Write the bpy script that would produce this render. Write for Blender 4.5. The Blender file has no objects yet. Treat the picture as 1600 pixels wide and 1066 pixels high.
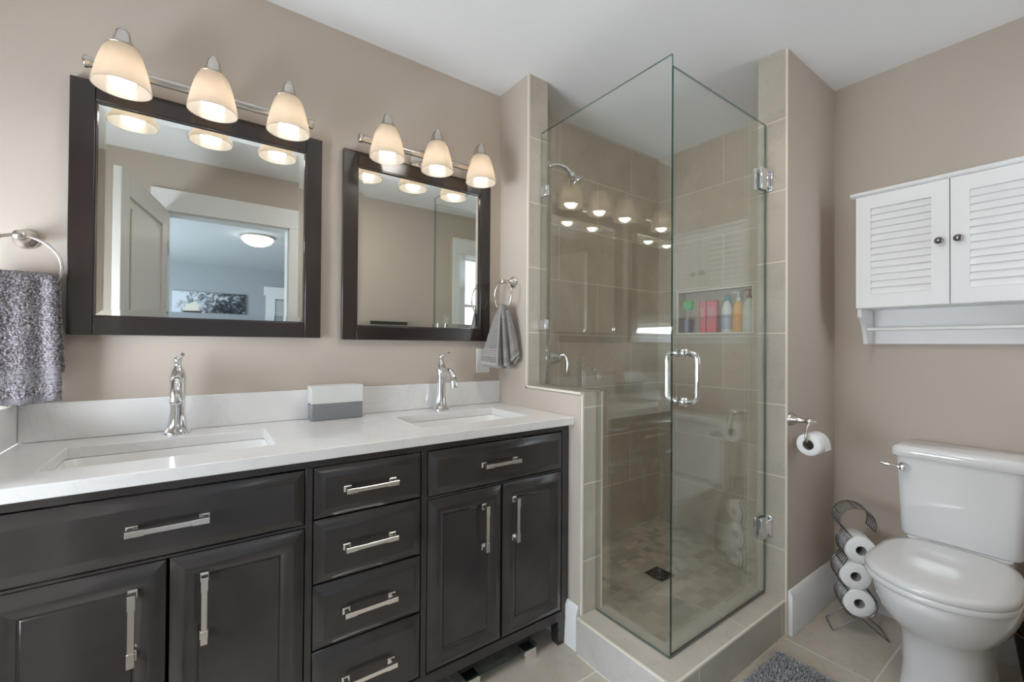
import bpy, bmesh, math, random
from mathutils import Vector, Matrix, noise
random.seed(7)
PI = math.pi
S = bpy.context.scene
C = S.collection

# ------------------------------------------------------------------ camera
FPX = 678.0
yaw, pitch, roll = 0.625122, 0.0086323, 0.0069637
fwd = Vector((math.cos(pitch)*math.sin(yaw), math.cos(pitch)*math.cos(yaw), math.sin(pitch)))
rt = Vector((math.cos(yaw), -math.sin(yaw), 0)); up = rt.cross(fwd)
r2 = rt*math.cos(roll) + up*math.sin(roll); u2 = -rt*math.sin(roll) + up*math.cos(roll)
cam = bpy.data.cameras.new('camera'); cam.sensor_width = 36; cam.lens = FPX/1600*36
cam.clip_start = 0.02; cam.clip_end = 60
camo = bpy.data.objects.new('camera', cam); C.objects.link(camo); S.camera = camo
camo.matrix_world = Matrix(((r2.x, u2.x, -fwd.x, 0), (r2.y, u2.y, -fwd.y, 0), (r2.z, u2.z, -fwd.z, 1.19), (0, 0, 0, 1)))

# ------------------------------------------------------------------ world, exposure, big lights
W = bpy.data.worlds.new('world'); S.world = W; W.use_nodes = True
W.node_tree.nodes['Background'].inputs[0].default_value = (0.75, 0.85, 1, 1)
W.node_tree.nodes['Background'].inputs[1].default_value = 1.0
S.view_settings.view_transform = 'Standard'; S.view_settings.look = 'None'
S.view_settings.gamma = 1; S.view_settings.use_curve_mapping = False
S.view_settings.exposure = 1.15
S.cycles.max_bounces = 14; S.cycles.diffuse_bounces = 7; S.cycles.glossy_bounces = 7
S.cycles.transparent_max_bounces = 24; S.cycles.transmission_bounces = 8
S.cycles.sample_clamp_indirect = 6
BULB_E = 4.4        # vanity bulbs
WIN_L = 10.0         # frosted window in the left wall
WIN_R = 2.6         # frosted window beside the toilet
DOME_E = 4.0        # flush bedroom ceiling lamp
def area_light(name, loc, rot, sx, sy, power, col):
    l = bpy.data.lights.new(name, 'AREA'); l.shape = 'RECTANGLE'; l.size = sx; l.size_y = sy
    l.energy = power; l.color = col
    o = bpy.data.objects.new(name, l); C.objects.link(o); o.location = loc; o.rotation_euler = rot
    return o
# added area light filling the bedroom with bluish light; no window on this side
area_light('bedroom_fill_light', (-2.3, -2.6, 1.4), (0, -PI/2, 0), 1.5, 2.2, 60, (0.80, 0.90, 1.0))

# ------------------------------------------------------------------ materials
def newmat(name):
    m = bpy.data.materials.new(name); m.use_nodes = True
    nt = m.node_tree; return m, nt, nt.nodes['Principled BSDF']
def L(nt, a, b): nt.links.new(a, b)
def bump(nt, b, src, strength=.2, dist=.002):
    n = nt.nodes.new('ShaderNodeBump'); n.inputs['Strength'].default_value = strength
    n.inputs['Distance'].default_value = dist
    L(nt, src, n.inputs['Height']); L(nt, n.outputs[0], b.inputs['Normal'])
def tc(nt, out='Object'):
    return nt.nodes.new('ShaderNodeTexCoord').outputs[out]
def noise_tex(nt, scale, detail=4, vec=None, dist=0, rough=.5):
    n = nt.nodes.new('ShaderNodeTexNoise'); n.inputs['Scale'].default_value = scale
    n.inputs['Detail'].default_value = detail; n.inputs['Distortion'].default_value = dist
    n.inputs['Roughness'].default_value = rough
    L(nt, vec if vec is not None else tc(nt), n.inputs['Vector']); return n
def ramp(nt, src, stops):
    r = nt.nodes.new('ShaderNodeValToRGB'); e = r.color_ramp.elements
    while len(e) < len(stops): e.new(.5)
    for i, (p, c) in enumerate(stops):
        e[i].position = p; e[i].color = (c[0], c[1], c[2], 1)
    L(nt, src, r.inputs[0]); return r
def mix(nt, fac, a, b, mode='MIX'):
    n = nt.nodes.new('ShaderNodeMix'); n.data_type = 'RGBA'; n.blend_type = mode
    for s, v in ((0, fac), (6, a), (7, b)):
        if hasattr(v, 'links') or hasattr(v, 'is_output'): L(nt, v, n.inputs[s])
        elif isinstance(v, (int, float)): n.inputs[s].default_value = v
        else: n.inputs[s].default_value = (v[0], v[1], v[2], 1)
    return n.outputs[2]
def plain(name, col, rough=.5, metal=0, spec=.5, coat=0, nscale=0, nstr=.05, var=0, sheen=0):
    m, nt, b = newmat(name)
    b.inputs['Base Color'].default_value = (*col, 1); b.inputs['Roughness'].default_value = rough
    b.inputs['Metallic'].default_value = metal; b.inputs['Specular IOR Level'].default_value = spec
    b.inputs['Coat Weight'].default_value = coat; b.inputs['Coat Roughness'].default_value = .08
    b.inputs['Sheen Weight'].default_value = sheen
    n = noise_tex(nt, nscale or 12, 3)
    if var:
        r = ramp(nt, n.outputs[0], [(.3, [c*(1-var) for c in col]), (.7, [min(1, c*(1+var)) for c in col])])
        L(nt, r.outputs[0], b.inputs['Base Color'])
    if nscale: bump(nt, b, n.outputs[0], nstr, .002)
    return m
def emit(name, col, s):
    m, nt, b = newmat(name); b.inputs['Base Color'].default_value = (*col, 1)
    b.inputs['Emission Color'].default_value = (*col, 1); b.inputs['Emission Strength'].default_value = s
    return m
M = {}
M['wall'] = plain('taupe_paint', (.52, .45, .385), .6, spec=.3, nscale=140, nstr=.06)
M['ceiling'] = plain('ceiling_paint', (.86, .86, .86), .8, spec=.2, nscale=60, nstr=.25)
M['trim'] = plain('white_trim', (.80, .80, .79), .35, nscale=8, nstr=.01)
M['cab_white'] = plain('white_cabinet_paint', (.82, .82, .82), .4, nscale=8, nstr=.01)
M['ceramic'] = plain('white_ceramic', (.82, .82, .82), .08, coat=.3)
M['sink'] = plain('white_sink_ceramic', (.86, .85, .83), .1, coat=.3)
M['chrome'] = plain('chrome', (.80, .81, .83), .06, 1)
M['chrome_dark'] = plain('dark_chrome', (.25, .24, .25), .22, 1)
M['nickel'] = plain('brushed_nickel', (.62, .58, .54), .26, 1)
M['pull'] = plain('satin_pull_metal', (.86, .83, .80), .22, 1)
M['espresso'] = plain('espresso_wood', (.034, .029, .028), .22, spec=.6, coat=.15, nscale=6, nstr=.03, var=.2)
M['frame'] = plain('espresso_frame', (.022, .014, .012), .25, spec=.6, coat=.25, nscale=8, nstr=.02, var=.2)
M['black'] = plain('black_plastic', (.02, .02, .02), .4)
M['schluter'] = plain('cream_edge_trim', (.74, .68, .58), .35)
M['paper'] = plain('toilet_paper', (.86, .86, .85), .9, spec=.1, nscale=80, nstr=.3)
M['card'] = plain('cardboard_core', (.36, .34, .32), .9)
M['door_paint'] = plain('cream_door_paint', (.66, .63, .58), .4)
M['switch'] = plain('switch_plate', (.6, .6, .56), .4)
M['blue_wall'] = plain('grey_blue_paint', (.36, .39, .41), .7, nscale=100, nstr=.04)
M['blue_ceiling'] = plain('bedroom_ceiling_paint', (.58, .62, .64), .8)
M['carpet'] = plain('bedroom_carpet', (.35, .33, .31), .95, nscale=90, nstr=.6, var=.2)

def stone():
    m, nt, b = newmat('white_quartz'); co = tc(nt)
    n = noise_tex(nt, 2.2, 8, co, 2.2, .6)
    r = ramp(nt, n.outputs[0], [(.480, (.80, .785, .765)), (.498, (.745, .74, .735)), (.512, (.80, .785, .765))])
    n2 = noise_tex(nt, 7, 5, co)
    r2_ = ramp(nt, n2.outputs[0], [(.35, (.975, .975, .98)), (.65, (1, 1, 1))])
    L(nt, mix(nt, 1.0, r.outputs[0], r2_.outputs[0], 'MULTIPLY'), b.inputs['Base Color'])
    b.inputs['Roughness'].default_value = .12
    return m
M['stone'] = stone()

def tile_mat(name, ax, shift, bw=.606, bh=.2995, mortar=.0022, c1=(.43, .365, .285), c2=(.54, .465, .37), grout=(.70, .64, .53), rough=.32, offset=.5, vein=.5):
    m, nt, b = newmat(name); co = tc(nt)
    sp = nt.nodes.new('ShaderNodeSeparateXYZ'); L(nt, co, sp.inputs[0])
    cb = nt.nodes.new('ShaderNodeCombineXYZ')
    L(nt, sp.outputs[ax[0]], cb.inputs[0]); L(nt, sp.outputs[ax[1]], cb.inputs[1])
    mp = nt.nodes.new('ShaderNodeMapping'); mp.inputs['Location'].default_value = (-shift[0]+20*bw, -shift[1]+20*bh, 0)
    L(nt, cb.outputs[0], mp.inputs[0])
    br = nt.nodes.new('ShaderNodeTexBrick'); L(nt, mp.outputs[0], br.inputs['Vector'])
    br.inputs['Scale'].default_value = 1; br.inputs['Brick Width'].default_value = bw; br.inputs['Row Height'].default_value = bh
    br.inputs['Mortar Size'].default_value = mortar; br.inputs['Mortar Smooth'].default_value = .1
    br.offset = offset; br.inputs['Bias'].default_value = 0
    br.inputs['Color1'].default_value = (.92, .92, .92, 1); br.inputs['Color2'].default_value = (1.06, 1.06, 1.06, 1)
    n = noise_tex(nt, 3.0, 6, co, 1.2, .6)
    r = ramp(nt, n.outputs[0], [(.3, c1), (.72, c2)])
    n2 = noise_tex(nt, 4.5, 7, co, 2.5, .55)
    v = ramp(nt, n2.outputs[0], [(.485, (1, 1, 1)), (.5, (1-.25*vein,)*3), (.512, (1, 1, 1))])
    col = mix(nt, 1.0, r.outputs[0], br.outputs['Color'], 'MULTIPLY')
    col = mix(nt, 1.0, col, v.outputs[0], 'MULTIPLY')
    col = mix(nt, br.outputs['Fac'], col, grout)
    L(nt, col, b.inputs['Base Color']); b.inputs['Roughness'].default_value = rough
    inv = nt.nodes.new('ShaderNodeMath'); inv.operation = 'SUBTRACT'; inv.inputs[0].default_value = 1
    L(nt, br.outputs['Fac'], inv.inputs[1]); bump(nt, b, inv.outputs[0], .5, .002)
    return m
Z0 = .0485
M['tile_back'] = tile_mat('shower_tile_back', (0, 2), (1.596, Z0))
M['tile_right'] = tile_mat('shower_tile_right', (1, 2), (1.333, Z0))
M['tile_end_x'] = tile_mat('shower_tile_end_x', (0, 2), (1.0, Z0), bw=9, c1=(.40, .355, .295), c2=(.49, .44, .37))
M['tile_end_y'] = tile_mat('shower_tile_end_y', (1, 2), (.3, Z0), bw=9, c1=(.40, .355, .295), c2=(.49, .44, .37))
M['tile_mosaic_wall'] = tile_mat('shower_mosaic_strip', (0, 2), (0, 0), bw=.0226, bh=.032, mortar=.0015, c1=(.2, .17, .14), c2=(.42, .36, .3), offset=0)
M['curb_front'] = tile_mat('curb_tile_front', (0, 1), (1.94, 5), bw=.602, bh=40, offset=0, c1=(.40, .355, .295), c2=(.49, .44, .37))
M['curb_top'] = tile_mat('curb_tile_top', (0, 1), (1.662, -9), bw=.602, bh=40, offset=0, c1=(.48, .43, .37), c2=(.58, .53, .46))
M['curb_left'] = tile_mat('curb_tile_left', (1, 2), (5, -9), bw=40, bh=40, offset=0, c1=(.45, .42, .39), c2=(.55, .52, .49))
M['floor'] = tile_mat('floor_tile', (0, 1), (1.648, .500), bw=.609, bh=.304, mortar=.003, c1=(.47, .42, .355), c2=(.60, .54, .46), grout=(.72, .69, .62), rough=.3)

def mosaic_floor():
    m, nt, b = newmat('shower_floor_mosaic'); co = tc(nt)
    def br(sx, sy, bw, bh, off):
        mp = nt.nodes.new('ShaderNodeMapping'); mp.inputs['Location'].default_value = (sx, sy, 0); L(nt, co, mp.inputs[0])
        k = nt.nodes.new('ShaderNodeTexBrick'); L(nt, mp.outputs[0], k.inputs['Vector']); k.inputs['Scale'].default_value = 1
        k.inputs['Brick Width'].default_value = bw; k.inputs['Row Height'].default_value = bh; k.offset = off
        k.inputs['Mortar Size'].default_value = .0016; k.inputs['Mortar Smooth'].default_value = .1
        k.inputs['Color1'].default_value = (.36, .31, .24, 1); k.inputs['Color2'].default_value = (.66, .60, .50, 1)
        k.inputs['Bias'].default_value = .25
        k.inputs['Mortar'].default_value = (.58, .53, .44, 1); return k
    a = br(10, 10, .052, .052, .5); c = br(10.01, 10.02, .104, .052, .5)
    w = nt.nodes.new('ShaderNodeTexVoronoi'); w.inputs['Scale'].default_value = 4.5; L(nt, co, w.inputs['Vector'])
    st = nt.nodes.new('ShaderNodeMath'); st.operation = 'GREATER_THAN'; st.inputs[1].default_value = .5
    sp = nt.nodes.new('ShaderNodeSeparateColor'); L(nt, w.outputs['Color'], sp.inputs[0]); L(nt, sp.outputs[0], st.inputs[0])
    L(nt, mix(nt, st.outputs[0], a.outputs['Color'], c.outputs['Color']), b.inputs['Base Color'])
    b.inputs['Roughness'].default_value = .4; return m
M['mosaic'] = mosaic_floor()

def glass_mat(name='clear_glass', tint=(.975, .982, .970), spec=1.0):
    m = bpy.data.materials.new(name); m.use_nodes = True; nt = m.node_tree; nt.nodes.clear()
    out = nt.nodes.new('ShaderNodeOutputMaterial'); tr = nt.nodes.new('ShaderNodeBsdfTransparent'); tr.inputs[0].default_value = (*tint, 1)
    gl = nt.nodes.new('ShaderNodeBsdfGlossy'); gl.inputs['Roughness'].default_value = .0; gl.inputs['Color'].default_value = (.95, 1, .97, 1)
    g = nt.nodes.new('ShaderNodeNewGeometry'); d = nt.nodes.new('ShaderNodeVectorMath'); d.operation = 'DOT_PRODUCT'
    L(nt, g.outputs['Normal'], d.inputs[0]); L(nt, g.outputs['Incoming'], d.inputs[1])
    a = nt.nodes.new('ShaderNodeMath'); a.operation = 'ABSOLUTE'; L(nt, d.outputs['Value'], a.inputs[0])
    s = nt.nodes.new('ShaderNodeMath'); s.operation = 'SUBTRACT'; s.inputs[0].default_value = 1; L(nt, a.outputs[0], s.inputs[1])
    p = nt.nodes.new('ShaderNodeMath'); p.operation = 'POWER'; p.inputs[1].default_value = 5; L(nt, s.outputs[0], p.inputs[0])
    f = nt.nodes.new('ShaderNodeMath'); f.operation = 'MULTIPLY_ADD'; f.inputs[1].default_value = .95; f.inputs[2].default_value = .085*spec
    L(nt, p.outputs[0], f.inputs[0])
    mx = nt.nodes.new('ShaderNodeMixShader'); L(nt, f.outputs[0], mx.inputs[0]); L(nt, tr.outputs[0], mx.inputs[1]); L(nt, gl.outputs[0], mx.inputs[2])
    L(nt, mx.outputs[0], out.inputs[0]); return m
M['glass'] = glass_mat()
def edge_mat(name='green_glass_edge', k=.5, t=(.45, .62, .60)):
    m = bpy.data.materials.new(name); m.use_nodes = True; nt = m.node_tree; b = nt.nodes['Principled BSDF']
    b.inputs['Base Color'].default_value = (.02, .055, .05, 1); b.inputs['Roughness'].default_value = .1
    tr = nt.nodes.new('ShaderNodeBsdfTransparent'); tr.inputs[0].default_value = (*t, 1)
    mx = nt.nodes.new('ShaderNodeMixShader'); mx.inputs[0].default_value = k
    L(nt, tr.outputs[0], mx.inputs[1]); L(nt, b.outputs[0], mx.inputs[2]); L(nt, mx.outputs[0], nt.nodes['Material Output'].inputs[0]); return m
M['glass_edge'] = edge_mat()
M['glass_edge_soft'] = edge_mat('pale_glass_edge', .06, (.86, .92, .90))

def mirror_mat():
    m, nt, b = newmat('mirror_silver'); b.inputs['Base Color'].default_value = (.86, .89, .87, 1)
    b.inputs['Metallic'].default_value = 1; b.inputs['Roughness'].default_value = 0.0; return m
M['mirror'] = mirror_mat()

def shade_mat():
    m = bpy.data.materials.new('frosted_shade_glass'); m.use_nodes = True; nt = m.node_tree; nt.nodes.clear()
    out = nt.nodes.new('ShaderNodeOutputMaterial')
    tl = nt.nodes.new('ShaderNodeBsdfTranslucent'); tl.inputs[0].default_value = (.70, .60, .48, 1)
    di = nt.nodes.new('ShaderNodeBsdfDiffuse'); di.inputs[0].default_value = (.46, .43, .39, 1)
    gl = nt.nodes.new('ShaderNodeBsdfGlossy'); gl.inputs['Roughness'].default_value = .15
    n = noise_tex(nt, 20, 3); r = ramp(nt, n.outputs[0], [(.3, (.72, .645, .55)), (.7, (.78, .70, .60))]); L(nt, r.outputs[0], tl.inputs[0])
    m1 = nt.nodes.new('ShaderNodeMixShader'); m1.inputs[0].default_value = .38
    L(nt, tl.outputs[0], m1.inputs[1]); L(nt, di.outputs[0], m1.inputs[2])
    m2 = nt.nodes.new('ShaderNodeMixShader'); m2.inputs[0].default_value = .05
    L(nt, m1.outputs[0], m2.inputs[1]); L(nt, gl.outputs[0], m2.inputs[2]); L(nt, m2.outputs[0], out.inputs[0]); return m
M['shade'] = shade_mat()
M['bulb'] = emit('lit_bulb', (1.0, .95, .88), BULB_E)
M['dome'] = emit('lit_dome', (1, .93, .80), DOME_E)
M['dome_fill'] = emit('added_fill_dome', (1, .95, .88), 21)  # glow of the added dome that fills the bathroom

def window_mat(name, s, col, speck=True):
    m, nt, b = newmat(name); v = nt.nodes.new('ShaderNodeTexVoronoi'); v.inputs['Scale'].default_value = 55
    L(nt, tc(nt), v.inputs['Vector'])
    r = ramp(nt, v.outputs['Distance'], [(.0, [c*.75 for c in col]), (.6, col)])
    L(nt, r.outputs[0], b.inputs['Emission Color']); b.inputs['Emission Strength'].default_value = s
    b.inputs['Base Color'].default_value = (.6, .65, .7, 1); b.inputs['Roughness'].default_value = .2; return m
M['win_l'] = window_mat('daylit_frosted_pane_left', WIN_L, (.80, .90, 1.0))
M['win_r'] = window_mat('daylit_frosted_pane_toilet', WIN_R, (.82, .91, 1.0))

def terry(name, c1, c2, c3, scale=330, stripe=None):
    m, nt, b = newmat(name); co = tc(nt)
    n = noise_tex(nt, scale, 2, co, 0, .8)
    r = ramp(nt, n.outputs[0], [(.38, c1), (.52, c2), (.64, c3)])
    L(nt, r.outputs[0], b.inputs['Base Color'])
    b.inputs['Roughness'].default_value = .95; b.inputs['Specular IOR Level'].default_value = .1; b.inputs['Sheen Weight'].default_value = .3
    bump(nt, b, n.outputs[0], .9, .004); return m
M['towel_l'] = terry('mauve_grey_terry', (.05, .045, .05), (.17, .145, .155), (.42, .37, .39), 240)
M['towel_l_band'] = terry('mauve_grey_band', (.17, .155, .16), (.22, .20, .21), (.27, .245, .25), 500)
M['towel_r'] = terry('grey_terry', (.16, .15, .14), (.30, .28, .26), (.48, .45, .42), 420)
M['towel_r_band'] = terry('light_grey_band', (.42, .40, .38), (.50, .47, .44), (.55, .52, .49), 500)
M['towel_dark'] = terry('brown_terry', (.03, .022, .02), (.06, .05, .045), (.1, .085, .08), 420)
M['mat'] = terry('grey_mat_yarn', (.22, .23, .245), (.36, .375, .395), (.52, .54, .56), 160)

# ------------------------------------------------------------------ mesh helpers
def BM(): return bmesh.new()
def box(bm, x0, x1, y0, y1, z0, z1, mi=0):
    v = [bm.verts.new((x, y, z)) for x in (x0, x1) for y in (y0, y1) for z in (z0, z1)]
    fs = []
    for f in ((0, 1, 3, 2), (4, 6, 7, 5), (0, 4, 5, 1), (2, 3, 7, 6), (0, 2, 6, 4), (1, 5, 7, 3)):
        q = bm.faces.new([v[i] for i in f]); q.material_index = mi; fs.append(q)
    return fs   # -x +x -y +y -z +z
def rings(bm, rs, cap0=True, cap1=True, mi=0, closed=True):
    """rs: list of rings, each a list of Vectors with the same count"""
    vs = [[bm.verts.new(p) for p in r] for r in rs]; n = len(rs[0])
    for a, b in zip(vs, vs[1:]):
        for i in range(n if closed else n-1):
            j = (i+1) % n
            try:
                f = bm.faces.new((a[i], a[j], b[j], b[i])); f.material_index = mi
            except ValueError: pass
    if cap0 and closed: bm.faces.new(list(reversed(vs[0]))).material_index = mi
    if cap1 and closed: bm.faces.new(vs[-1]).material_index = mi
    return vs
def frame_of(d):
    d = Vector(d).normalized(); a = Vector((0, 0, 1)) if abs(d.z) < .9 else Vector((1, 0, 0))
    u = d.cross(a).normalized(); return u, u.cross(d).normalized()
def lathe(bm, prof, origin=(0, 0, 0), axis=(0, 0, 1), seg=28, cap0=True, cap1=True, mi=0, sq=1.0):
    """prof: (radius, distance along the axis)"""
    o = Vector(origin); d = Vector(axis).normalized(); u, v = frame_of(d); rs = []
    for r, h in prof:
        r = max(r, 1e-5)
        rs.append([o + d*h + u*(r*math.cos(2*PI*k/seg)) + v*(r*sq*math.sin(2*PI*k/seg)) for k in range(seg)])
    return rings(bm, rs, cap0, cap1, mi)
def tube(bm, pts, rad, seg=12, closed=False, mi=0):
    pts = [Vector(p) for p in pts]; n = len(pts); rs = []
    if not hasattr(rad, '__len__'): rad = [rad]*n
    prev = None
    for i, p in enumerate(pts):
        if closed: t = (pts[(i+1) % n]-pts[i-1])
        else: t = pts[min(i+1, n-1)]-pts[max(i-1, 0)]
        t.normalize()
        if prev is None: u, v = frame_of(t)
        else:
            u = (prev - t*prev.dot(t)).normalized(); v = u.cross(t)
        prev = u
        rs.append([p + u*(rad[i]*math.cos(2*PI*k/seg)) + v*(rad[i]*math.sin(2*PI*k/seg)) for k in range(seg)])
    if closed:
        vs = rings(bm, rs, False, False, mi)
        # align the last ring with the first by the nearest vertex
        a, b = vs[-1], vs[0]; off = min(range(seg), key=lambda q: (a[0].co-b[q].co).length)
        for i in range(seg):
            j = (i+1) % seg
            f = bm.faces.new((a[i], a[j], b[(j+off) % seg], b[(i+off) % seg])); f.material_index = mi
    else: rings(bm, rs, True, True, mi)
def bez(p0, p1, p2, p3, n=12):
    p0, p1, p2, p3 = map(Vector, (p0, p1, p2, p3)); o = []
    for i in range(n+1):
        t = i/n; o.append(p0*(1-t)**3 + p1*3*t*(1-t)**2 + p2*3*t*t*(1-t) + p3*t**3)
    return o
def rrect(cx, cy, hx, hy, r, z, n=6):
    o = []
    for sx, sy, a0 in ((1, 1, 0), (-1, 1, PI/2), (-1, -1, PI), (1, -1, 1.5*PI)):
        for k in range(n+1):
            a = a0 + k*PI/2/n
            o.append(Vector((cx+sx*(hx-r)+r*math.cos(a), cy+sy*(hy-r)+r*math.sin(a), z)))
    return o
def extrude_poly(bm, pts2, axis, a0, a1, mi=0):
    """pts2 polygon in the two other axes, extruded along axis (0/1/2) from a0 to a1"""
    def mk(p, a):
        v = [0, 0, 0]; o = [i for i in range(3) if i != axis]; v[axis] = a; v[o[0]], v[o[1]] = p; return Vector(v)
    rings(bm, [[mk(p, a0) for p in pts2], [mk(p, a1) for p in pts2]], True, True, mi)
def obj(name, bm, mats, parent=None, bevel=0, smooth=True, world=True, ang=35, seg=2, subsurf=0):
    if parent is not None and world:
        bmesh.ops.translate(bm, verts=bm.verts, vec=-Vector(parent['base']))
    bmesh.ops.recalc_face_normals(bm, faces=bm.faces)
    me = bpy.data.meshes.new(name); bm.to_mesh(me); bm.free()
    for m in (mats if isinstance(mats, (list, tuple)) else [mats]): me.materials.append(M[m] if isinstance(m, str) else m)
    if smooth:
        me.polygons.foreach_set('use_smooth', [True]*len(me.polygons)); me.set_sharp_from_angle(angle=math.radians(ang))
    o = bpy.data.objects.new(name, me); C.objects.link(o)
    if parent is not None: o.parent = parent
    if bevel:
        b = o.modifiers.new('bevel', 'BEVEL'); b.width = bevel; b.segments = seg; b.limit_method = 'ANGLE'; b.angle_limit = math.radians(40)
        b.harden_normals = False
    if subsurf:
        s = o.modifiers.new('sub', 'SUBSURF'); s.levels = subsurf; s.render_levels = subsurf
    return o
def thing(name, label, cat, loc=(0, 0, 0), group=None):
    o = bpy.data.objects.new(name, None); C.objects.link(o); o.location = loc; o.empty_display_size = .05
    o['base'] = list(loc); o['label'] = label; o['category'] = cat
    if group: o['group'] = group
    return o
def tag(o, label, cat, group=None, kind=None):
    o['label'] = label; o['category'] = cat
    if group: o['group'] = group
    if kind: o['kind'] = kind
    return o
def sub(name, bm, mats, part, **k):       # a sub-part: parented to a part whose own origin is its thing's base
    part['base'] = part.parent['base']; return obj(name, bm, mats, part, **k)
def struct(name, bm, mats, **k):
    o = obj(name, bm, mats, None, **k); o['kind'] = 'structure'; return o
def copy_thing(root, loc, label=None):
    r = root.copy(); C.objects.link(r); r.location = loc; r['base'] = list(loc)
    if label: r['label'] = label
    for ch in list(root.children):
        c = ch.copy(); C.objects.link(c); c.parent = r
        for g in list(ch.children):
            d = g.copy(); C.objects.link(d); d.parent = c
    return r
def bxo(name, dims, m, bevel=0, parent=None, st=False):
    b = BM(); box(b, *dims)
    return struct(name, b, m, bevel=bevel) if st else obj(name, b, m, parent, bevel=bevel)

# ------------------------------------------------------------------ room numbers
H = 2.434; XW = 2.494; YV = 1.795; YB = -.14; XS = 1.212; XSI = 1.325; YS = 1.562; YP = 1.208
XR = 1.972; YR0 = .79; YR1 = .905; XL = -1.05; CZ = .1425; PZ = 1.004
XST = 2.482; YST = 1.775

# floor, ceiling
bxo('floor', (XL-.1, XW+.1, YB-.12, YV+.1, -.1, 0), 'floor', st=True)
bxo('ceiling', (XL-.1, XW+.1, YB, YV+.1, H, H+.1), 'ceiling', st=True)
bxo('wall_back', (XL-.1, XSI-.02, YV, YV+.1, 0, H), 'wall', st=True)
bxo('wall_right', (XW, XW+.1, YB-.12, YR0+.02, 0, H), 'wall', st=True)
# left wall with a window opening
WLY = (.62, 1.58); WLZ = (.62, 1.40)
b = BM(); ys = (YB, WLY[0], WLY[1], YV); zs = (0, WLZ[0], WLZ[1], H)
for i in range(3):
    for j in range(3):
        if (i, j) != (1, 1): box(b, XL-.1, XL, ys[i], ys[i+1], zs[j], zs[j+1])
struct('wall_left', b, 'wall', smooth=False)
# wall behind the camera with the doorway and the narrow window
DX = (-.18, .552); DZ = 2.066; WRX = (2.085, 2.36); WRZ = (1.10, 2.055)
b = BM(); xs = (XL, DX[0], DX[1], WRX[0], WRX[1], XW+.1); zz = (0, WRZ[0], WRZ[1], DZ, H)
for i in range(5):
    for j in range(4):
        if i == 1 and j < 3: continue
        if i == 3 and j == 1: continue
        box(b, xs[i], xs[i+1], YB-.12, YB, zz[j], zz[j+1])
struct('wall_front', b, ['wall'], smooth=False)

# left shower wall: full-height stub, pony part and their tiled faces
b = BM(); box(b, XS, XSI-.01, YS-.0+.01, YV, 0, H); box(b, XS, XSI-.01, YP+.01, YS+.01, 0, PZ-.012)
struct('wall_shower_left', b, 'wall', smooth=False)
b = BM()
box(b, XS+.006, XSI, YS, YS+.012, PZ, H, 0)                # end face of the stub
box(b, XS+.006, XSI, YP, YP+.012, CZ, PZ, 0)               # end face of the pony wall
box(b, XS+.006, XSI, YP+.012, YS, PZ-.012, PZ, 0)            # top of the pony wall
struct('wall_shower_left_tile', b, ['tile_end_x'], smooth=False)
b = BM(); box(b, XSI-.012, XSI+.0, YP+.012, YST, 0, PZ, 0); box(b, XSI-.012, XSI, YS+.012, YST, PZ, H, 0)
struct('wall_shower_left_inner_tile', b, 'tile_right', smooth=False)
# diagonal mosaic corner carrying the shower fittings
b = BM(); extrude_poly(b, [(XSI-.01, YS+.004), (XSI-.0005, YS+.004), (1.535, YST+.002), (XSI-.01, YST+.002)], 2, .05, H)
struct('wall_shower_corner', b, 'tile_mosaic_wall', smooth=False)
# cream metal edge trims
b = BM(); t = .007
box(b, XS-.0015, XS+t, YS-.0015, YS+t, PZ, H); box(b, XS-.0015, XS+t, YP-.0015, YP+t, CZ, PZ+.001)
box(b, XS-.0015, XS+t, YP, YS+.001, PZ-t, PZ+.0015); box(b, XSI-t, XSI+.0015, YP-.0015, YP+t, CZ, PZ+.001)
box(b, XSI-t, XSI+.0015, YP, YS, PZ-t, PZ+.0015)
struct('trim_1', b, 'schluter', smooth=False)
# right shower stub and toilet alcove side
b = BM(); box(b, XR+.01, XW+.1, YR0, YR1, 0, H)
struct('wall_shower_right', b, 'wall', smooth=False)
b = BM(); box(b, XR, XR+.012, YR0+.005, YR1, 0, H)
struct('wall_shower_right_tile', b, 'tile_end_y', smooth=False)
b = BM(); box(b, XR-.001, XR+t, YR0-.0015, YR0+.005, .0, H)
struct('trim_2', b, 'schluter', smooth=False)
# back tiled wall and right tiled wall with the niche
b = BM(); box(b, XSI-.02, XW+.1, YST, YV+.1, 0, H)
struct('wall_shower_back', b, 'tile_back', smooth=False)
NY = (1.165, 1.63); NZ = (1.268, 1.53)
b = BM(); ys = (YR1, NY[0], NY[1], YST); zs = (0, NZ[0], NZ[1], H)
for i in range(3):
    for j in range(3):
        if (i, j) != (1, 1): box(b, XST, XST+.1, ys[i], ys[i+1], zs[j], zs[j+1])
box(b, XST+.09, XST+.11, NY[0]-.01, NY[1]+.01, NZ[0]-.01, NZ[1]+.01)
struct('wall_shower_niche', b, 'tile_right', smooth=False)
b = BM()
for z in NZ: box(b, XST-.0015, XST+.006, NY[0], NY[1], z-.004, z+.004)
for y in NY: box(b, XST-.0015, XST+.006, y-.004, y+.004, NZ[0], NZ[1])
struct('trim_3', b, 'schluter', smooth=False)
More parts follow.
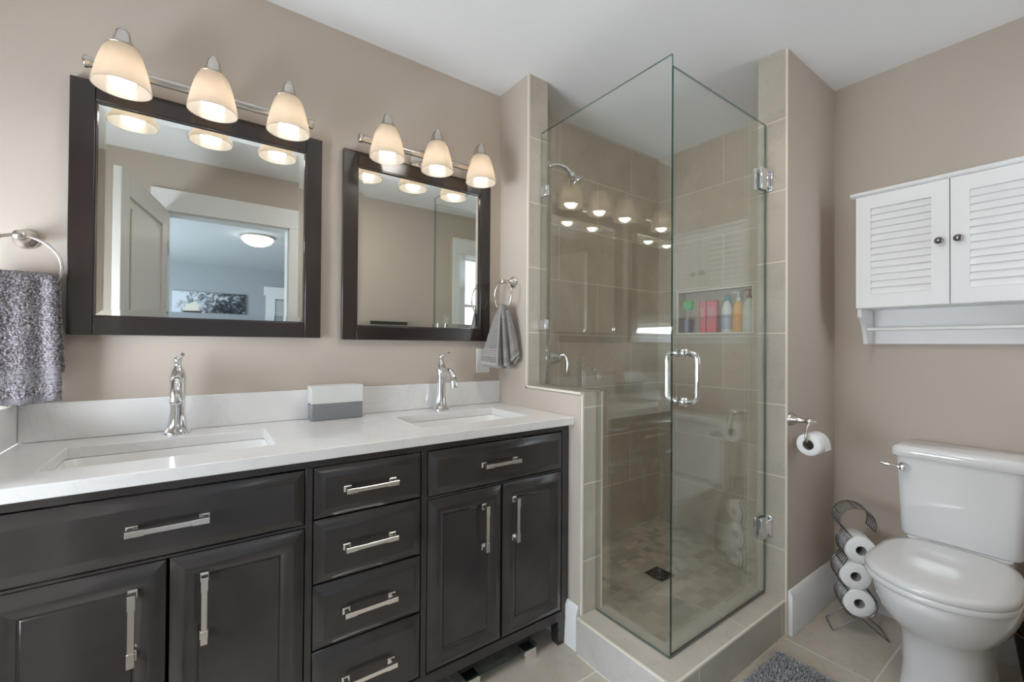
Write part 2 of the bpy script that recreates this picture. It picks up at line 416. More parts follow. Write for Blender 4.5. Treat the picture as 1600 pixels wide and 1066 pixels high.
# shower pan and curb
bxo('floor_shower', (XSI-.01, XST+.01, YR0+.1, YST+.01, 0, .055), 'mosaic', st=True)
CX0 = 1.19; CYF = .795; CI = 1.345; CIY = .93
b = BM()
def curb_part(x0, x1, y0, y1):
    f = box(b, x0, x1, y0, y1, 0, CZ); f[5].material_index = 1; f[0].material_index = 2; f[1].material_index = 2
curb_part(CX0, CI, CYF, YP+.006)
curb_part(CI, XR+.002, CYF, CIY)
struct('shower_curb', b, ['curb_front', 'curb_top', 'curb_left'], smooth=False)
b = BM(); box(b, CX0-.0015, CX0+.006, CYF-.0015, YP, CZ-.006, CZ+.0015); box(b, CX0-.001, XR, CYF-.0015, CYF+.006, CZ-.006, CZ+.0012)
box(b, CX0-.002, CX0+.001, CYF, YP, 0, .004); box(b, CX0, XR, CYF-.002, CYF+.001, 0, .004)
struct('trim_4', b, 'schluter', smooth=False)

# baseboards
def bb(name, pts): 
    b = BM(); extr = pts; extrude_poly(b, extr['poly'], extr['axis'], extr['a0'], extr['a1']); struct(name, b, 'trim', bevel=.002)
h = .155
bb('baseboard_right', dict(poly=[(XW, 0), (XW-.016, 0), (XW-.016, h-.02), (XW-.008, h), (XW, h)], axis=1, a0=YB, a1=YR0))
bb('baseboard_shower_right', dict(poly=[(YR0, 0), (YR0-.018, 0), (YR0-.018, .165), (YR0-.008, .182), (YR0, .182)], axis=0, a0=XR+.012, a1=XW-.016))
bb('baseboard_shower_left', dict(poly=[(XS, 0), (XS-.016, 0), (XS-.016, h), (XS-.008, h+.02), (XS, h+.02)], axis=1, a0=YP+.012, a1=YV))
bb('baseboard_back', dict(poly=[(YV, 0), (YV-.016, 0), (YV-.016, h-.02), (YV-.008, h), (YV, h)], axis=0, a0=XL, a1=XS-.016))
bb('baseboard_left', dict(poly=[(XL, 0), (XL+.016, 0), (XL+.016, h-.02), (XL+.008, h), (XL, h)], axis=1, a0=YB, a1=YV-.016))
bb('baseboard_front', dict(poly=[(YB, 0), (YB+.016, 0), (YB+.016, h-.02), (YB+.008, h), (YB, h)], axis=0, a0=DX[1]+.09, a1=XW-.016))

# doorway casing, second window casing
def casing(name, x0, x1, z0, z1, w, hd, y=YB, d=.018, sill=False, sgn=1, jamb=True, cap=.012):
    b = BM(); ya, yb = (y, y+d*sgn)
    def bx(a, c, e, f, dd=0): box(b, a, c, min(ya, yb+dd*sgn), max(ya, yb+dd*sgn), e, f)
    bx(x0-w, x0, z0 if not sill else z0-.0, z1); bx(x1, x1+w, z0, z1); bx(x0-w-cap, x1+w+cap, z1, z1+hd, .004)
    if sill: bx(x0-w-cap, x1+w+cap, z0-.03, z0, .03); bx(x0-w, x1+w, z0-.11, z0-.03)
    if jamb:
        j = .012
        box(b, x0-.001, x0+j, y-.12, y+.002, z0, z1); box(b, x1-j, x1+.001, y-.12, y+.002, z0, z1); box(b, x0, x1, y-.12, y+.002, z1-j, z1+.001)
    return struct(name, b, 'trim', bevel=.0015)
casing('trim_5', DX[0], DX[1], 0, DZ, .085, .145, cap=.0)
casing('trim_6', WRX[0], WRX[1], WRZ[0], WRZ[1], .125, .155, sill=True, cap=0)
# windows
def window(name, dims, mat, framemat, div):
    x0, x1, y0, y1, z0, z1, ax = dims
    b = BM(); box(b, x0, x1, y0, y1, z0, z1); w = struct(name, b, mat)
    b = BM(); f = .03
    if ax == 'x':   # thin along x
        m = (x0+x1)/2; d = .02
        box(b, m-d, m+d, y0, y0+f, z0, z1); box(b, m-d, m+d, y1-f, y1, z0, z1); box(b, m-d, m+d, y0+f, y1-f, z0, z0+f); box(b, m-d, m+d, y0+f, y1-f, z1-f, z1)
        for k in range(1, div): yy = y0+(y1-y0)*k/div; box(b, m-d, m+d, yy-f/2, yy+f/2, z0+f, z1-f)
    else:
        m = (y0+y1)/2; d = .02
        box(b, x0, x0+f, m-d, m+d, z0, z1); box(b, x1-f, x1, m-d, m+d, z0, z1); box(b, x0+f, x1-f, m-d, m+d, z0, z0+f); box(b, x0+f, x1-f, m-d, m+d, z1-f, z1)
        for k in range(1, div): zz_ = z0+(z1-z0)*k/div; box(b, x0+f, x1-f, m-d, m+d, zz_-f/2, zz_+f/2)
    o = obj('window_frame', b, 'trim', bevel=.002); o.parent = w
window('window_1', (XL-.06, XL-.05, WLY[0], WLY[1], WLZ[0], WLZ[1], 'x'), 'win_l', 'trim', 2)
window('window_2', (WRX[0]+.012, WRX[1]-.012, YB-.07, YB-.06, WRZ[0], WRZ[1]-.012, 'y'), 'win_r', 'trim', 2)
b = BM(); w = .09
box(b, XL, XL+.018, WLY[0]-w, WLY[0], WLZ[0], WLZ[1]); box(b, XL, XL+.018, WLY[1], WLY[1]+w, WLZ[0], WLZ[1]); box(b, XL, XL+.02, WLY[0]-w, WLY[1]+w, WLZ[1], WLZ[1]+w)
box(b, XL, XL+.05, WLY[0]-w-.01, WLY[1]+w+.01, WLZ[0]-.03, WLZ[0]); box(b, XL, XL+.018, WLY[0]-w, WLY[1]+w, WLZ[0]-.11, WLZ[0]-.03)
struct('trim_7', b, 'trim', bevel=.002)

# ------------------------------------------------------------------ bathroom door, swung into the room
import mathutils
def door_leaf():
    root = bpy.data.objects.new('door_1', None); C.objects.link(root); root['kind'] = 'structure'; root['base'] = [0, 0, 0]
    wd, ht, th = .80, 2.05, .036
    b = BM(); st = .11
    # slab with two recessed panels on each side: rails and stiles plus thinner panels
    def bx(a, c, e, f, d): box(b, a, c, -d, d, e, f)
    bx(0, st, 0, ht, th/2); bx(wd-st, wd, 0, ht, th/2)
    for z0_, z1_ in ((0, .22), (.92, 1.07), (ht-.12, ht)): bx(st, wd-st, z0_, z1_, th/2)
    leaf = obj('door_leaf', b, 'door_paint', root, bevel=.004)
    b = BM()
    for z0_, z1_ in ((.22, .92), (1.07, ht-.12)):
        box(b, st-.005, wd-st+.005, -.006, .006, z0_-.005, z1_+.005)
        for s in (-1, 1):
            ins = .05
            box(b, st+ins, wd-st-ins, min(s*.006, s*.014), max(s*.006, s*.014), z0_+ins, z1_-ins)
    obj('door_panel', b, 'door_paint', root, bevel=.003)
    b = BM()
    for s in (-1, 1):
        lathe(b, [(.03, 0), (.03, .006), (.012, .01), (.011, .04), (.026, .05), (.028, .062), (.02, .07), (.0, .072)], (wd-.06, s*th/2, .95), (0, s, 0), 20)
    obj('door_handle', b, 'nickel', root)
    for z in (.25, 1.0, 1.8):
        b = BM(); box(b, -.012, .001, -.02, .02, z-.045, z+.045); lathe(b, [(.006, -.048), (.006, .048)], (-.008, .022, z), (0, 0, 1), 10)
        obj('door_hinge', b, 'nickel', root)
    root.location = (DX[0]-.01, YB+.045, .012); root.rotation_euler = (0, 0, math.atan2(.80, -.145))
    return root
door_leaf()

# ------------------------------------------------------------------ bedroom seen through the doorway
BX = (-2.6, 3.2); BY = (-4.9, YB-.12)
bxo('floor_bedroom', (BX[0], BX[1], BY[0], BY[1], -.1, -.002), 'carpet', st=True)
bxo('ceiling_bedroom', (BX[0], BX[1], BY[0], BY[1]+.12, H, H+.1), 'blue_ceiling', st=True)
bxo('wall_bedroom_back', (BX[0], BX[1], BY[0]-.1, BY[0], 0, H), 'blue_wall', st=True)
bxo('wall_bedroom_left', (BX[0]-.1, BX[0], BY[0], BY[1], 0, H), 'blue_wall', st=True)
bxo('wall_bedroom_right', (BX[1], BX[1]+.1, BY[0], BY[1], 0, H), 'blue_wall', st=True)
# far trim and blind
b = BM(); x0, x1 = 1.06, 1.86; y = BY[0]
box(b, x0-.14, x0, y, y+.02, 0, 2.0); box(b, x1, x1+.14, y, y+.02, 0, 2.0); box(b, x0-.17, x1+.17, y, y+.025, 2.0, 2.15)
struct('trim_8', b, 'trim', bevel=.002)
t = thing('window_blind', 'white slatted blind inside the white trim, seen in the bigger mirror', 'blind', ((x0+x1)/2, y+.02, .9))
b = BM(); box(b, x0, x1, y+.002, y+.03, 1.95, 2.0); obj('headrail', b, 'trim', t)
b = BM()
for k in range(36):
    z = .92+k*.028; extrude_poly(b, [(y+.004, z), (y+.022, z+.016), (y+.023, z+.018), (y+.005, z+.002)], 0, x0+.01, x1-.01)
obj('slats', b, 'trim', t, smooth=False)

def picture():
    t = thing('wall_picture', 'long black and white winter landscape picture, seen in the bigger mirror', 'picture', (.14, BY[0], 1.57))
    x0, x1, z0, z1 = -.34, .622, 1.545, 1.985; y = BY[0]
    b = BM(); box(b, x0, x1, y, y+.03, z0, z1)
    m, nt, bs = newmat('snowy_print'); co = tc(nt); n = noise_tex(nt, 9, 8, co, 1.5, .7)
    sp = nt.nodes.new('ShaderNodeSeparateXYZ'); L(nt, co, sp.inputs[0])
    g = nt.nodes.new('ShaderNodeMapRange'); g.inputs[1].default_value = -.45; g.inputs[2].default_value = .45; g.inputs[3].default_value = .12; g.inputs[4].default_value = -.14
    L(nt, sp.outputs[0], g.inputs[0]); a = nt.nodes.new('ShaderNodeMath'); L(nt, n.outputs[0], a.inputs[0]); L(nt, g.outputs[0], a.inputs[1])
    r = ramp(nt, a.outputs[0], [(.38, (.03, .035, .04)), (.48, (.25, .27, .30)), (.58, (.65, .70, .76))]); L(nt, r.outputs[0], bs.inputs['Base Color'])
    obj('canvas', b, m, t)
    b = BM(); yy = y+.031
    for (cx, cz, n_) in ((.33, 1.66, 30), (.12, 1.62, 8), (.5, 1.62, 18)):
        for k in range(n_):
            a_ = PI/2 + random.uniform(-1.1, 1.1); l_ = random.uniform(.12, .34)
            pts = []; p = Vector((cx, yy, cz))
            for q in range(7):
                pts.append(p.copy()); a_ += random.uniform(-.25, .25); p = p + Vector((math.cos(a_), 0, math.sin(a_)))*l_/7
            pts = [Vector((min(max(q.x, x0+.01), x1-.01), yy, min(max(q.z, z0+.01), z1-.01))) for q in pts]
            tube(b, pts, [.004*(1-i/9) for i in range(7)], 5)
    obj('printed_branches', b, plain('print_black', (.015, .017, .02), .5), t)
    b = BM(); extrude_poly(b, [(-.19, 1.67), (-.02, 1.67), (0, 1.76), (-.05, 1.85), (-.09, 1.80), (-.17, 1.79)], 1, yy, yy+.002)
    obj('printed_snow_heap', b, plain('print_cream', (.75, .70, .6), .6), t)
    b = BM(); extrude_poly(b, [(-.21, 1.685), (-.18, 1.615), (.02, 1.615), (.04, 1.69)], 1, yy+.001, yy+.004)
    obj('printed_bowl', b, plain('print_brown', (.06, .04, .035), .6), t)
picture()
def dome_lamp(loc, label, mat='dome', k=1.0, dp=1.0):
    t = thing('ceiling_lamp', label, 'ceiling lamp', loc)
    b = BM(); lathe(b, [(.175*k, 0), (.175*k, -.02), (.155*k, -.028)], loc, (0, 0, 1), 40, True, False); obj('base_ring', b, 'nickel', t)
    b = BM(); lathe(b, [(.168*k, -.02*dp), (.16*k, -.045*dp), (.135*k, -.075*dp), (.09*k, -.1*dp), (.04*k, -.115*dp), (0, -.118*dp)], loc, (0, 0, 1), 40, False, False); obj('glass_bowl', b, mat, t)
    b = BM(); lathe(b, [(.0, -.112*dp), (.012, -.118*dp), (.012, -.128*dp), (0, -.134*dp)], loc, (0, 0, 1), 14); obj('finial', b, 'nickel', t)
    return t
dome_lamp((.545, -2.3, H), 'lit shallow glass dome lamp on the bedroom ceiling, seen in the bigger mirror')

dome_lamp((1.0, .62, H), 'added fill light, an unseen glass dome on the bathroom ceiling', 'dome_fill', .80, .56)  # added out of view to brighten shower and ceiling; flattened to stay out of the mirrors

# ------------------------------------------------------------------ vanity
def raised(b, x0, x1, z0, z1, y, panel=False):
    """drawer or door front facing -y; y is its back plane"""
    def R(i, yy): return [Vector((x0+i, yy, z0+i)), Vector((x1-i, yy, z0+i)), Vector((x1-i, yy, z1-i)), Vector((x0+i, yy, z1-i))]
    if not panel: rs = [R(0, y), R(0, y-.006), R(.028, y-.020), R(.0285, y-.020)]
    else: rs = [R(0, y), R(0, y-.006), R(.026, y-.020), R(.032, y-.020), R(.054, y-.008), R(.056, y-.005), R(.058, y-.005), R(.060, y-.008)]
    rings(b, rs, True, True)
def pull(root, part, x, z, horiz=True, y=1.262, l=.150):
    b = BM(); hl = l/2; w = .0065; yo = y-.034
    def bx(a0, a1, c, dy0, dy1):
        if horiz: box(b, x+a0, x+a1, dy0, dy1, z-c, z+c)
        else: box(b, x-c, x+c, dy0, dy1, z+a0, z+a1)
    bx(-hl+.03, hl-.03, .0056, yo+.001, yo+.009)
    for s in (-1, 1):
        a, c = sorted((s*hl, s*(hl-.032))); bx(a, c, .0068, yo, yo+.011)
        a, c = sorted((s*(hl-.002), s*(hl-.013))); bx(a, c, .0068, yo+.010, y-.003)
        a, c = sorted((s*(hl+.001), s*(hl-.020))); bx(a, c, .0085, y-.005, y+.001)
    return sub('pull_handle', b, 'pull', part, bevel=.0006, smooth=False, seg=1)
V = thing('vanity_cabinet', 'long dark espresso double vanity cabinet with drawers, doors and bar pulls', 'cabinet', (.416, 1.53, 0))
YF = 1.282
b = BM()
for q in ((-.382, -.364, YF+.021, 1.776, .115, .874), (1.187, 1.205, YF+.021, 1.776, .115, .874), (-.364, 1.187, YF+.021, 1.776, .115, .133), (-.364, 1.187, 1.764, 1.776, .133, .74), (.240, .256, YF+.021, 1.764, .133, .74), (.578, .594, YF+.021, 1.764, .133, .74)): box(b, *q)
obj('body', b, 'espresso', V)
b = BM()   # face frame
def fb(x0, x1, z0, z1): box(b, x0, x1, YF, YF+.021, z0, z1)
fb(-.382, 1.210, .850, .874); fb(-.382, 1.210, .100, .136)
for a, c in ((-.382, -.346), (.239, .257), (.577, .596), (1.176, 1.210)): fb(a, c, .136, .850)
fb(-.346, .239, .690, .696); fb(.596, 1.176, .692, .698)
obj('face_frame', b, 'espresso', V, bevel=.001)
for lx in ((-.382, -.332), (1.158, 1.210)):
    for ly in ((YF-.001, YF+.05), (1.70, 1.75)):
        b = BM(); rings(b, [[Vector((x, y_, 0)) for x, y_ in ((lx[0]+.006, ly[0]+.006), (lx[1]-.002, ly[0]+.006), (lx[1]-.002, ly[1]-.006), (lx[0]+.006, ly[1]-.006))],
                            [Vector((x, y_, .115)) for x, y_ in ((lx[0], ly[0]), (lx[1], ly[0]), (lx[1], ly[1]), (lx[0], ly[1]))]])
        obj('leg', b, 'espresso', V, bevel=.002)
YD = YF+.004
def drawer(x0, x1, z0, z1, hx=None):
    b = BM(); raised(b, x0, x1, z0, z1, YD+.004); p = obj('drawer_front', b, 'espresso', V, bevel=.0015, seg=1)
    pull(V, p, hx if hx is not None else (x0+x1)/2, (z0+z1)/2+.003, True, YD-.016)
def cdoor(x0, x1, z0, z1, hx):
    b = BM(); raised(b, x0, x1, z0, z1, YD+.004, True); p = obj('door', b, 'espresso', V, bevel=.001, seg=1)
    pull(V, p, hx, .562, False, YD-.010, .156)
drawer(-.344, .237, .698, .846, -.050); cdoor(-.344, -.055, .138, .688, -.113); cdoor(-.049, .237, .138, .688, .017)
for z0_, z1_ in ((.706, .848), (.527, .702), (.346, .523), (.140, .342)): drawer(.259, .575, z0_, z1_, .411)
drawer(.598, 1.174, .700, .846, .866); cdoor(.598, .884, .140, .690, .804); cdoor(.890, 1.174, .140, .690, .934)

# countertop with two cut-outs
T = thing('countertop', 'white quartz countertop with two sink cut-outs over the dark vanity', 'countertop', (.4, 1.53, .874))
S1 = (-.285, .178, 1.378, 1.640); S2 = (.625, 1.075, 1.378, 1.640); YC = 1.250
def slab(xs, ys, holes, z0_, z1_):
    b = BM(); vt = {}; 
    def V_(i, j, k):
        if (i, j, k) not in vt: vt[(i, j, k)] = b.verts.new((xs[i], ys[j], (z0_, z1_)[k]))
        return vt[(i, j, k)]
    nx, ny = len(xs)-1, len(ys)-1
    solid = lambda i, j: 0 <= i < nx and 0 <= j < ny and (i, j) not in holes
    for i in range(nx):
        for j in range(ny):
            if not solid(i, j): continue
            for k in (0, 1): b.faces.new([V_(i, j, k), V_(i+1, j, k), V_(i+1, j+1, k), V_(i, j+1, k)])
            if not solid(i-1, j): b.faces.new([V_(i, j, 0), V_(i, j, 1), V_(i, j+1, 1), V_(i, j+1, 0)])
            if not solid(i+1, j): b.faces.new([V_(i+1, j, 0), V_(i+1, j, 1), V_(i+1, j+1, 1), V_(i+1, j+1, 0)])
            if not solid(i, j-1): b.faces.new([V_(i, j, 0), V_(i, j, 1), V_(i+1, j, 1), V_(i+1, j, 0)])
            if not solid(i, j+1): b.faces.new([V_(i, j+1, 0), V_(i, j+1, 1), V_(i+1, j+1, 1), V_(i+1, j+1, 0)])
    return b
b = slab([-.405, S1[0], S1[1], S2[0], S2[1], XS-.001], [YC, S1[2], S1[3], 1.794], {(1, 1), (3, 1)}, .875, .905)
obj('slab', b, 'stone', T, bevel=.0025, smooth=False)
bxo('backsplash', (-.405, XS-.001, 1.777, 1.794, .9055, 1.015), 'stone', .002, T)
bxo('side_splash', (-.425, -.4055, 1.262, 1.794, .905, 1.015), 'stone', .002, T)
def sink(s, label):
    x0, x1, y0, y1 = s; cx, cy = (x0+x1)/2, (y0+y1)/2; hx, hy = (x1-x0)/2, (y1-y0)/2
    t = thing('sink', label, 'sink', (cx, cy, .75))
    prof = [(.018, .8745), (-.0, .8745), (-.002, .870), (-.012, .83), (-.028, .785), (-.055, .762), (-.09, .757)]
    rs = [rrect(cx, cy, hx+d, hy+d, max(.012, .03+abs(d)*.5), z, 6) for d, z in prof]
    out = [rrect(cx, cy, hx+d, hy+d, max(.012, .03+abs(d)*.5), z, 6) for d, z in [(-.09, .748), (-.05, .752), (-.018, .778), (.0, .83), (.018, .8655)]]
    b = BM(); rings(b, out + rs, True, True); obj('basin', b, 'sink', t, ang=50)
    b = BM(); lathe(b, [(.024, 0), (.024, .003), (.018, .004), (.016, .001), (0, .001)], (cx, cy+.03, .7575), (0, 0, 1), 24, True, False); obj('drain', b, 'chrome', t)
sink(S1, 'white undermount sink below the left mirror'); sink(S2, 'white undermount sink nearest the shower')

def faucet(cx, cy, label):
    z = .9055
    t = thing('faucet', label, 'faucet', (cx, cy, z))
    b = BM(); lathe(b, [(.036, 0), (.036, .004), (.031, .010), (.0245, .03), (.021, .06), (.0195, .10), (.0195, .145), (.021, .165), (.0225, .172), (.0205, .178), (.018, .192), (.012, .204), (.0085, .212)], (cx, cy, z), (0, 0, 1), 32)
    obj('body', b, 'chrome', t, ang=50)
    b = BM(); pts = bez((cx, cy-.008, z+.150), (cx, cy-.06, z+.188), (cx, cy-.115, z+.175), (cx, cy-.118, z+.112), 14)
    tube(b, pts, [.0125+.002*(i/14) for i in range(15)], 16)
    lathe(b, [(.0155, 0), (.0165, .008), (.0155, .014)], (cx, cy-.118, z+.104), (0, 0, 1), 18)
    obj('spout', b, 'chrome', t, ang=50)
    b = BM(); lathe(b, [(.0085, 0), (.0085, .01), (.011, .014), (.011, .022), (.006, .028), (0, .030)], (cx, cy, z+.211), (0, 0, 1), 18)
    tube(b, bez((cx, cy, z+.229), (cx+.004, cy+.006, z+.232), (cx+.012, cy-.02, z+.240), (cx+.012, cy-.048, z+.248), 8), [.0055, .005, .0045, .0045, .0045, .005, .0055, .006, .005], 10)
    obj('lever', b, 'chrome', t, ang=50)
faucet(-.052, 1.722, 'chrome single-hole faucet behind the left sink')
faucet(.862, 1.722, 'chrome single-hole faucet behind the sink nearest the shower')

# tissue box
t = thing('tissue_box', 'grey and white two-tone tissue box against the backsplash', 'box', (.425, 1.735, .905))
bxo('base', (.335, .519, 1.706, 1.776, .9056, .966), plain('grey_ceramic', (.21, .215, .225), .25), .004, t)
b = slab([.333, .349, .505, .521], [1.704, 1.724, 1.764, 1.7765], {(1, 1)}, .966, 1.032)
obj('cover', b, plain('white_crackle_ceramic', (.68, .68, .66), .25, var=.05, nscale=5), t, bevel=.004, smooth=False)

# mirrors
def mirror(x0, x1, z0, z1, label):
    t = thing('wall_mirror', label, 'mirror', ((x0+x1)/2, YV, z0)); w = .0555; y0 = 1.769; y1 = YV-.001
    b = BM()
    for (a, c, e, f) in ((x0, x0+w-.0005, z0, z1), (x1-w+.0005, x1, z0, z1)): box(b, a, c, y0, y1, e, f)
    for (a, c, e, f) in ((x0+w, x1-w, z0, z0+w), (x0+w, x1-w, z1-w, z1)): box(b, a, c, y0, y1, e, f)
    obj('frame', b, 'frame', t, bevel=.0015)
    b = BM(); i = w+.0005; bv = .022; ya = 1.7805; yc = 1.7775
    R = lambda q, yy: [Vector((x0+q, yy, z0+q)), Vector((x1-q, yy, z0+q)), Vector((x1-q, yy, z1-q)), Vector((x0+q, yy, z1-q))]
    rings(b, [R(i, ya+.004), R(i, ya-.0006), R(i+bv, yc), R(i+bv+.0001, yc)], True, True); obj('glass', b, 'mirror', t, smooth=False)
    b = BM(); q = w
    for (a, c, e, f) in ((x0+q-.001, x0+q+.003, z0+q, z1-q), (x1-q-.003, x1-q+.001, z0+q, z1-q), (x0+q+.003, x1-q-.003, z0+q-.001, z0+q+.003), (x0+q+.003, x1-q-.003, z1-q-.003, z1-q+.001)): box(b, a, c, 1.7715, 1.779, e, f)
    obj('inner_lip', b, 'schluter' if False else 'frame', t)
mirror(-.312, .3755, 1.211, 1.966, 'big dark-framed mirror over the left sink, reflecting the open door')
mirror(.455, 1.143, 1.206, 1.962, 'dark-framed mirror over the right sink, next to the shower wall')

# vanity lights
def vanity_light(cx, label):
    t = thing('vanity_light', label, 'wall lamp', (cx, YV, 1.99), 'three-shade vanity lights'); zb = 1.992; yb = 1.715
    b = BM(); lathe(b, [(.062, 0), (.062, .008), (.052, .014), (.048, .020), (.03, .030), (.024, .034), (.012, .036), (.012, .085)], (cx, YV-.0005, zb-.004), (0, -1, 0), 36); obj('back_plate', b, 'nickel', t, ang=50)
    b = BM(); tube(b, [(cx-.290, yb, zb), (cx+.290, yb, zb)], .0130, 18)
    for s in (-1, 1): lathe(b, [(.013, 0), (.0145, .002), (.0145, .006), (.0165, .009), (.0175, .013), (.0165, .016), (.012, .018), (0, .0195)], (cx+s*.286, yb, zb), (s, 0, 0), 18)
    obj('bar', b, 'nickel', t, ang=50)
    for k in (-1, 0, 1):
        x = cx+k*.213; y = 1.650
        b = BM(); tube(b, bez((x, yb, zb+.004), (x, yb+.006, zb+.055), (x, y+.045, zb+.108), (x, y, zb+.088), 14), .006, 10)
        lathe(b, [(.005, -.006), (.0085, -.003), (.0095, .003), (.0085, .008), (.005, .012), (0, .0135)], (x, y, zb+.084), (0, 0, 1), 14)
        obj('arm', b, 'nickel', t, ang=50)
        b = BM(); lathe(b, [(.010, .084), (.0155, .082), (.0170, .074), (.0195, .062), (.0245, .050), (.031, .041), (.0375, .0355), (.0365, .0345), (.02, .046), (.0, .048)], (x, y, zb), (0, 0, 1), 30, True, False)
        obj('fitter', b, 'nickel', t, ang=60)
        prof = [(.030, .041), (.0365, .034), (.0445, .018), (.0515, -.004), (.0575, -.028), (.0630, -.054), (.0670, -.080)]
        inn = [(r-.003, h_) for r, h_ in reversed(prof)]
        b = BM(); lathe(b, prof + inn, (x, y, zb), (0, 0, 1), 40, False, False); obj('shade', b, 'shade', t, ang=60)
        b = BM(); r = .031; c0 = -.060
        p = [(r*math.sin(a), c0 - r*math.cos(a)) for a in [i*PI/14 for i in range(11)]] + [(.016, -.022), (.014, .0), (.0, .001)]
        lathe(b, p, (x, y, zb), (0, 0, 1), 28, False, False); obj('bulb', b, 'bulb', t, ang=60)
    return t
vanity_light(.028, 'three-shade nickel vanity light above the big left mirror')
vanity_light(.800, 'three-shade nickel vanity light above the mirror nearest the shower')

# ------------------------------------------------------------------ towel rings and towels
def towel_ring(base, out, label, R=.078, post=.055):
    o = Vector(out); base = Vector(base); t = thing('towel_ring', label, 'towel ring', tuple(base))
    b = BM(); lathe(b, [(.028, 0), (.028, .004), (.025, .010), (.016, .018), (.0105, .028), (.0095, post-.008), (.012, post-.004), (.012, post+.008), (.007, post+.012), (0, post+.013)], base, o, 28)
    obj('wall_post', b, 'nickel', t, ang=50)
    side = Vector((-o.y, o.x, 0)); c = base + o*post - Vector((0, 0, R))
    b = BM(); tube(b, [c + side*(R*math.cos(a)) + Vector((0, 0, R*math.sin(a))) for a in [i*2*PI/56 for i in range(56)]], .0042, 10, True); obj('ring', b, 'nickel', t, ang=80)
    return c
cL = towel_ring((-.397, YV-.0005, 1.478), (0, -1, 0), 'nickel towel ring at the left edge, holding the mauve-grey towel', .082, .062)
cR = towel_ring((XS-.0005, 1.668, 1.486), (-1, 0, 0), 'nickel towel ring on the side wall by the shower, holding the grey towel', .068, .062)

def cloth(fn, nu, nv, mats, name, label, thick=.006, bands=(), fuzz=.0015, fs=120):
    """fn(u,v) -> point; v=0 top; bands: (v0,v1) strips with the second material"""
    b = BM(); g = []
    for j in range(nv+1):
        row = []
        for i in range(nu+1):
            p = Vector(fn(i/nu, j/nv)); row.append(b.verts.new(p))
        g.append(row)
    for j in range(nv):
        v = (j+.5)/nv; mi = 1 if any(a <= v <= c for a, c in bands) else 0
        for i in range(nu):
            f = b.faces.new((g[j][i], g[j][i+1], g[j+1][i+1], g[j+1][i])); f.material_index = mi
    b.normal_update()
    for vv in b.verts:
        n = noise.noise(vv.co*fs)*fuzz + noise.noise(vv.co*fs*3)*fuzz*.8
        vv.co += vv.normal*n
    o = obj(name, b, mats, None, ang=180)
    s = o.modifiers.new('thick', 'SOLIDIFY'); s.thickness = thick; s.offset = 0
    return tag(o, label, 'towel')
# left towel: folded over the ring's bottom, front fall longer than the back fall
def left_fn(u, v):
    x = -.478 + .155*u + .0
    s = v*1.22                      # 0..: start behind, go over, come down the front
    zb = 1.358
    back = .30; 
    L_ = s*.56
    wob = .006*math.sin(u*9+1) + .004*math.sin(u*17)
    if L_ < .255:
        z = zb - .255 + L_; y = cL.y + .020 + wob*.6
    elif L_ < .285:
        a = (L_-.255)/.03*PI; z = zb + .012*math.sin(a)+.006; y = cL.y + .020*math.cos(a)
    else:
        z = zb - (L_-.285); y = cL.y - .020 + wob - .010*math.sin(min(1, (L_-.285)/.3)*PI)
    flare = 1 + .16*min(1, abs(z-zb)/.25)
    pinch = 1
    x = -.40 + (x+.40)*flare*pinch
    # sides curl towards the wall
    e = max(0, abs(u-.5)*2-.8)/.2; y += .012*e*e*(1 if y < cL.y else -.6)
    z += .006*math.sin(u*5+2) if v > .5 else 0
    return (x, y, z)
front_len = .683 - .285
def vz(zdown): return (.285+zdown)/(.56*1.22)
bl = []
for k in range(4): bl.append((vz(.240+.0115*k*1.0), vz(.240+.0115*k+.0085)))
bl.append((vz(.317), vz(.334)))
NV_L = 190
def left_fn2(u, v):
    v = v*vz(.334); return left_fn(u, v)
cloth(left_fn2, 90, NV_L, ['towel_l', 'towel_l_band'], 'hand_towel', 'fluffy mauve-grey hand towel on the ring at the left edge', .009, [(a/vz(.334), c/vz(.334)) for a, c in bl], .0022, 150)

# right towel: gathered through the ring, flaring pleats
def right_fn(u, v):
    # three draped folds: path across (y, x) at the bottom, pinched at the top
    topz = cR.z - .066 + .018; 
    py = [1.745, 1.722, 1.682, 1.640, 1.668, 1.605, 1.632, 1.578, 1.592]
    px = [1.110, 1.062, 1.074, 1.100, 1.152, 1.128, 1.168, 1.152, 1.190]
    n = len(py)-1; q = u*n; i = min(int(q), n-1); f = q-i; f = f*f*(3-2*f)
    yb_ = py[i]*(1-f)+py[i+1]*f; xb = px[i]*(1-f)+px[i+1]*f
    yt = 1.668 + (.5-u)*.050; xt = cR.x + .010*math.sin(u*9) - .004
    g = v**.75
    y = yt*(1-g)+yb_*g; x = xt*(1-g)+xb*g
    ln = .262 + .016*math.sin(u*3.1) - .045*max(0, u-.7)/.3
    z = topz - ln*v + .010*(1-v)*math.sin(u*PI)
    return (x, y, z)
br_ = [(.74+.035*k, .752+.035*k) for k in range(4)] + [(.955, 1.0)]
o = cloth(right_fn, 110, 90, ['towel_r', 'towel_r_band'], 'hand_towel', 'grey hand towel with pale stripes on the ring beside the shower', .007, br_, .0012, 170)
def right_back(u, v):
    p = right_fn(u, v); y = p[1]*.9+1.662*.1; x = min(p[0]+.022*(v**.6), 1.192); z = p[2]-.012*v
    return (x, y+.004, z)
o2 = cloth(right_back, 80, 70, ['towel_r', 'towel_r_band'], 'back_fall', '', .006, [(.955, 1.0)], .0012, 170)
del o2['label']; del o2['category']; o2.parent = o
# pale hem along the front fold's edge
b = BM(); tube(b, [Vector(right_fn(.375, v/20))+Vector((-.004, -.006, 0)) for v in range(21)], .0035, 8)
h_ = obj('hem', b, 'towel_r_band', None); h_.parent = o

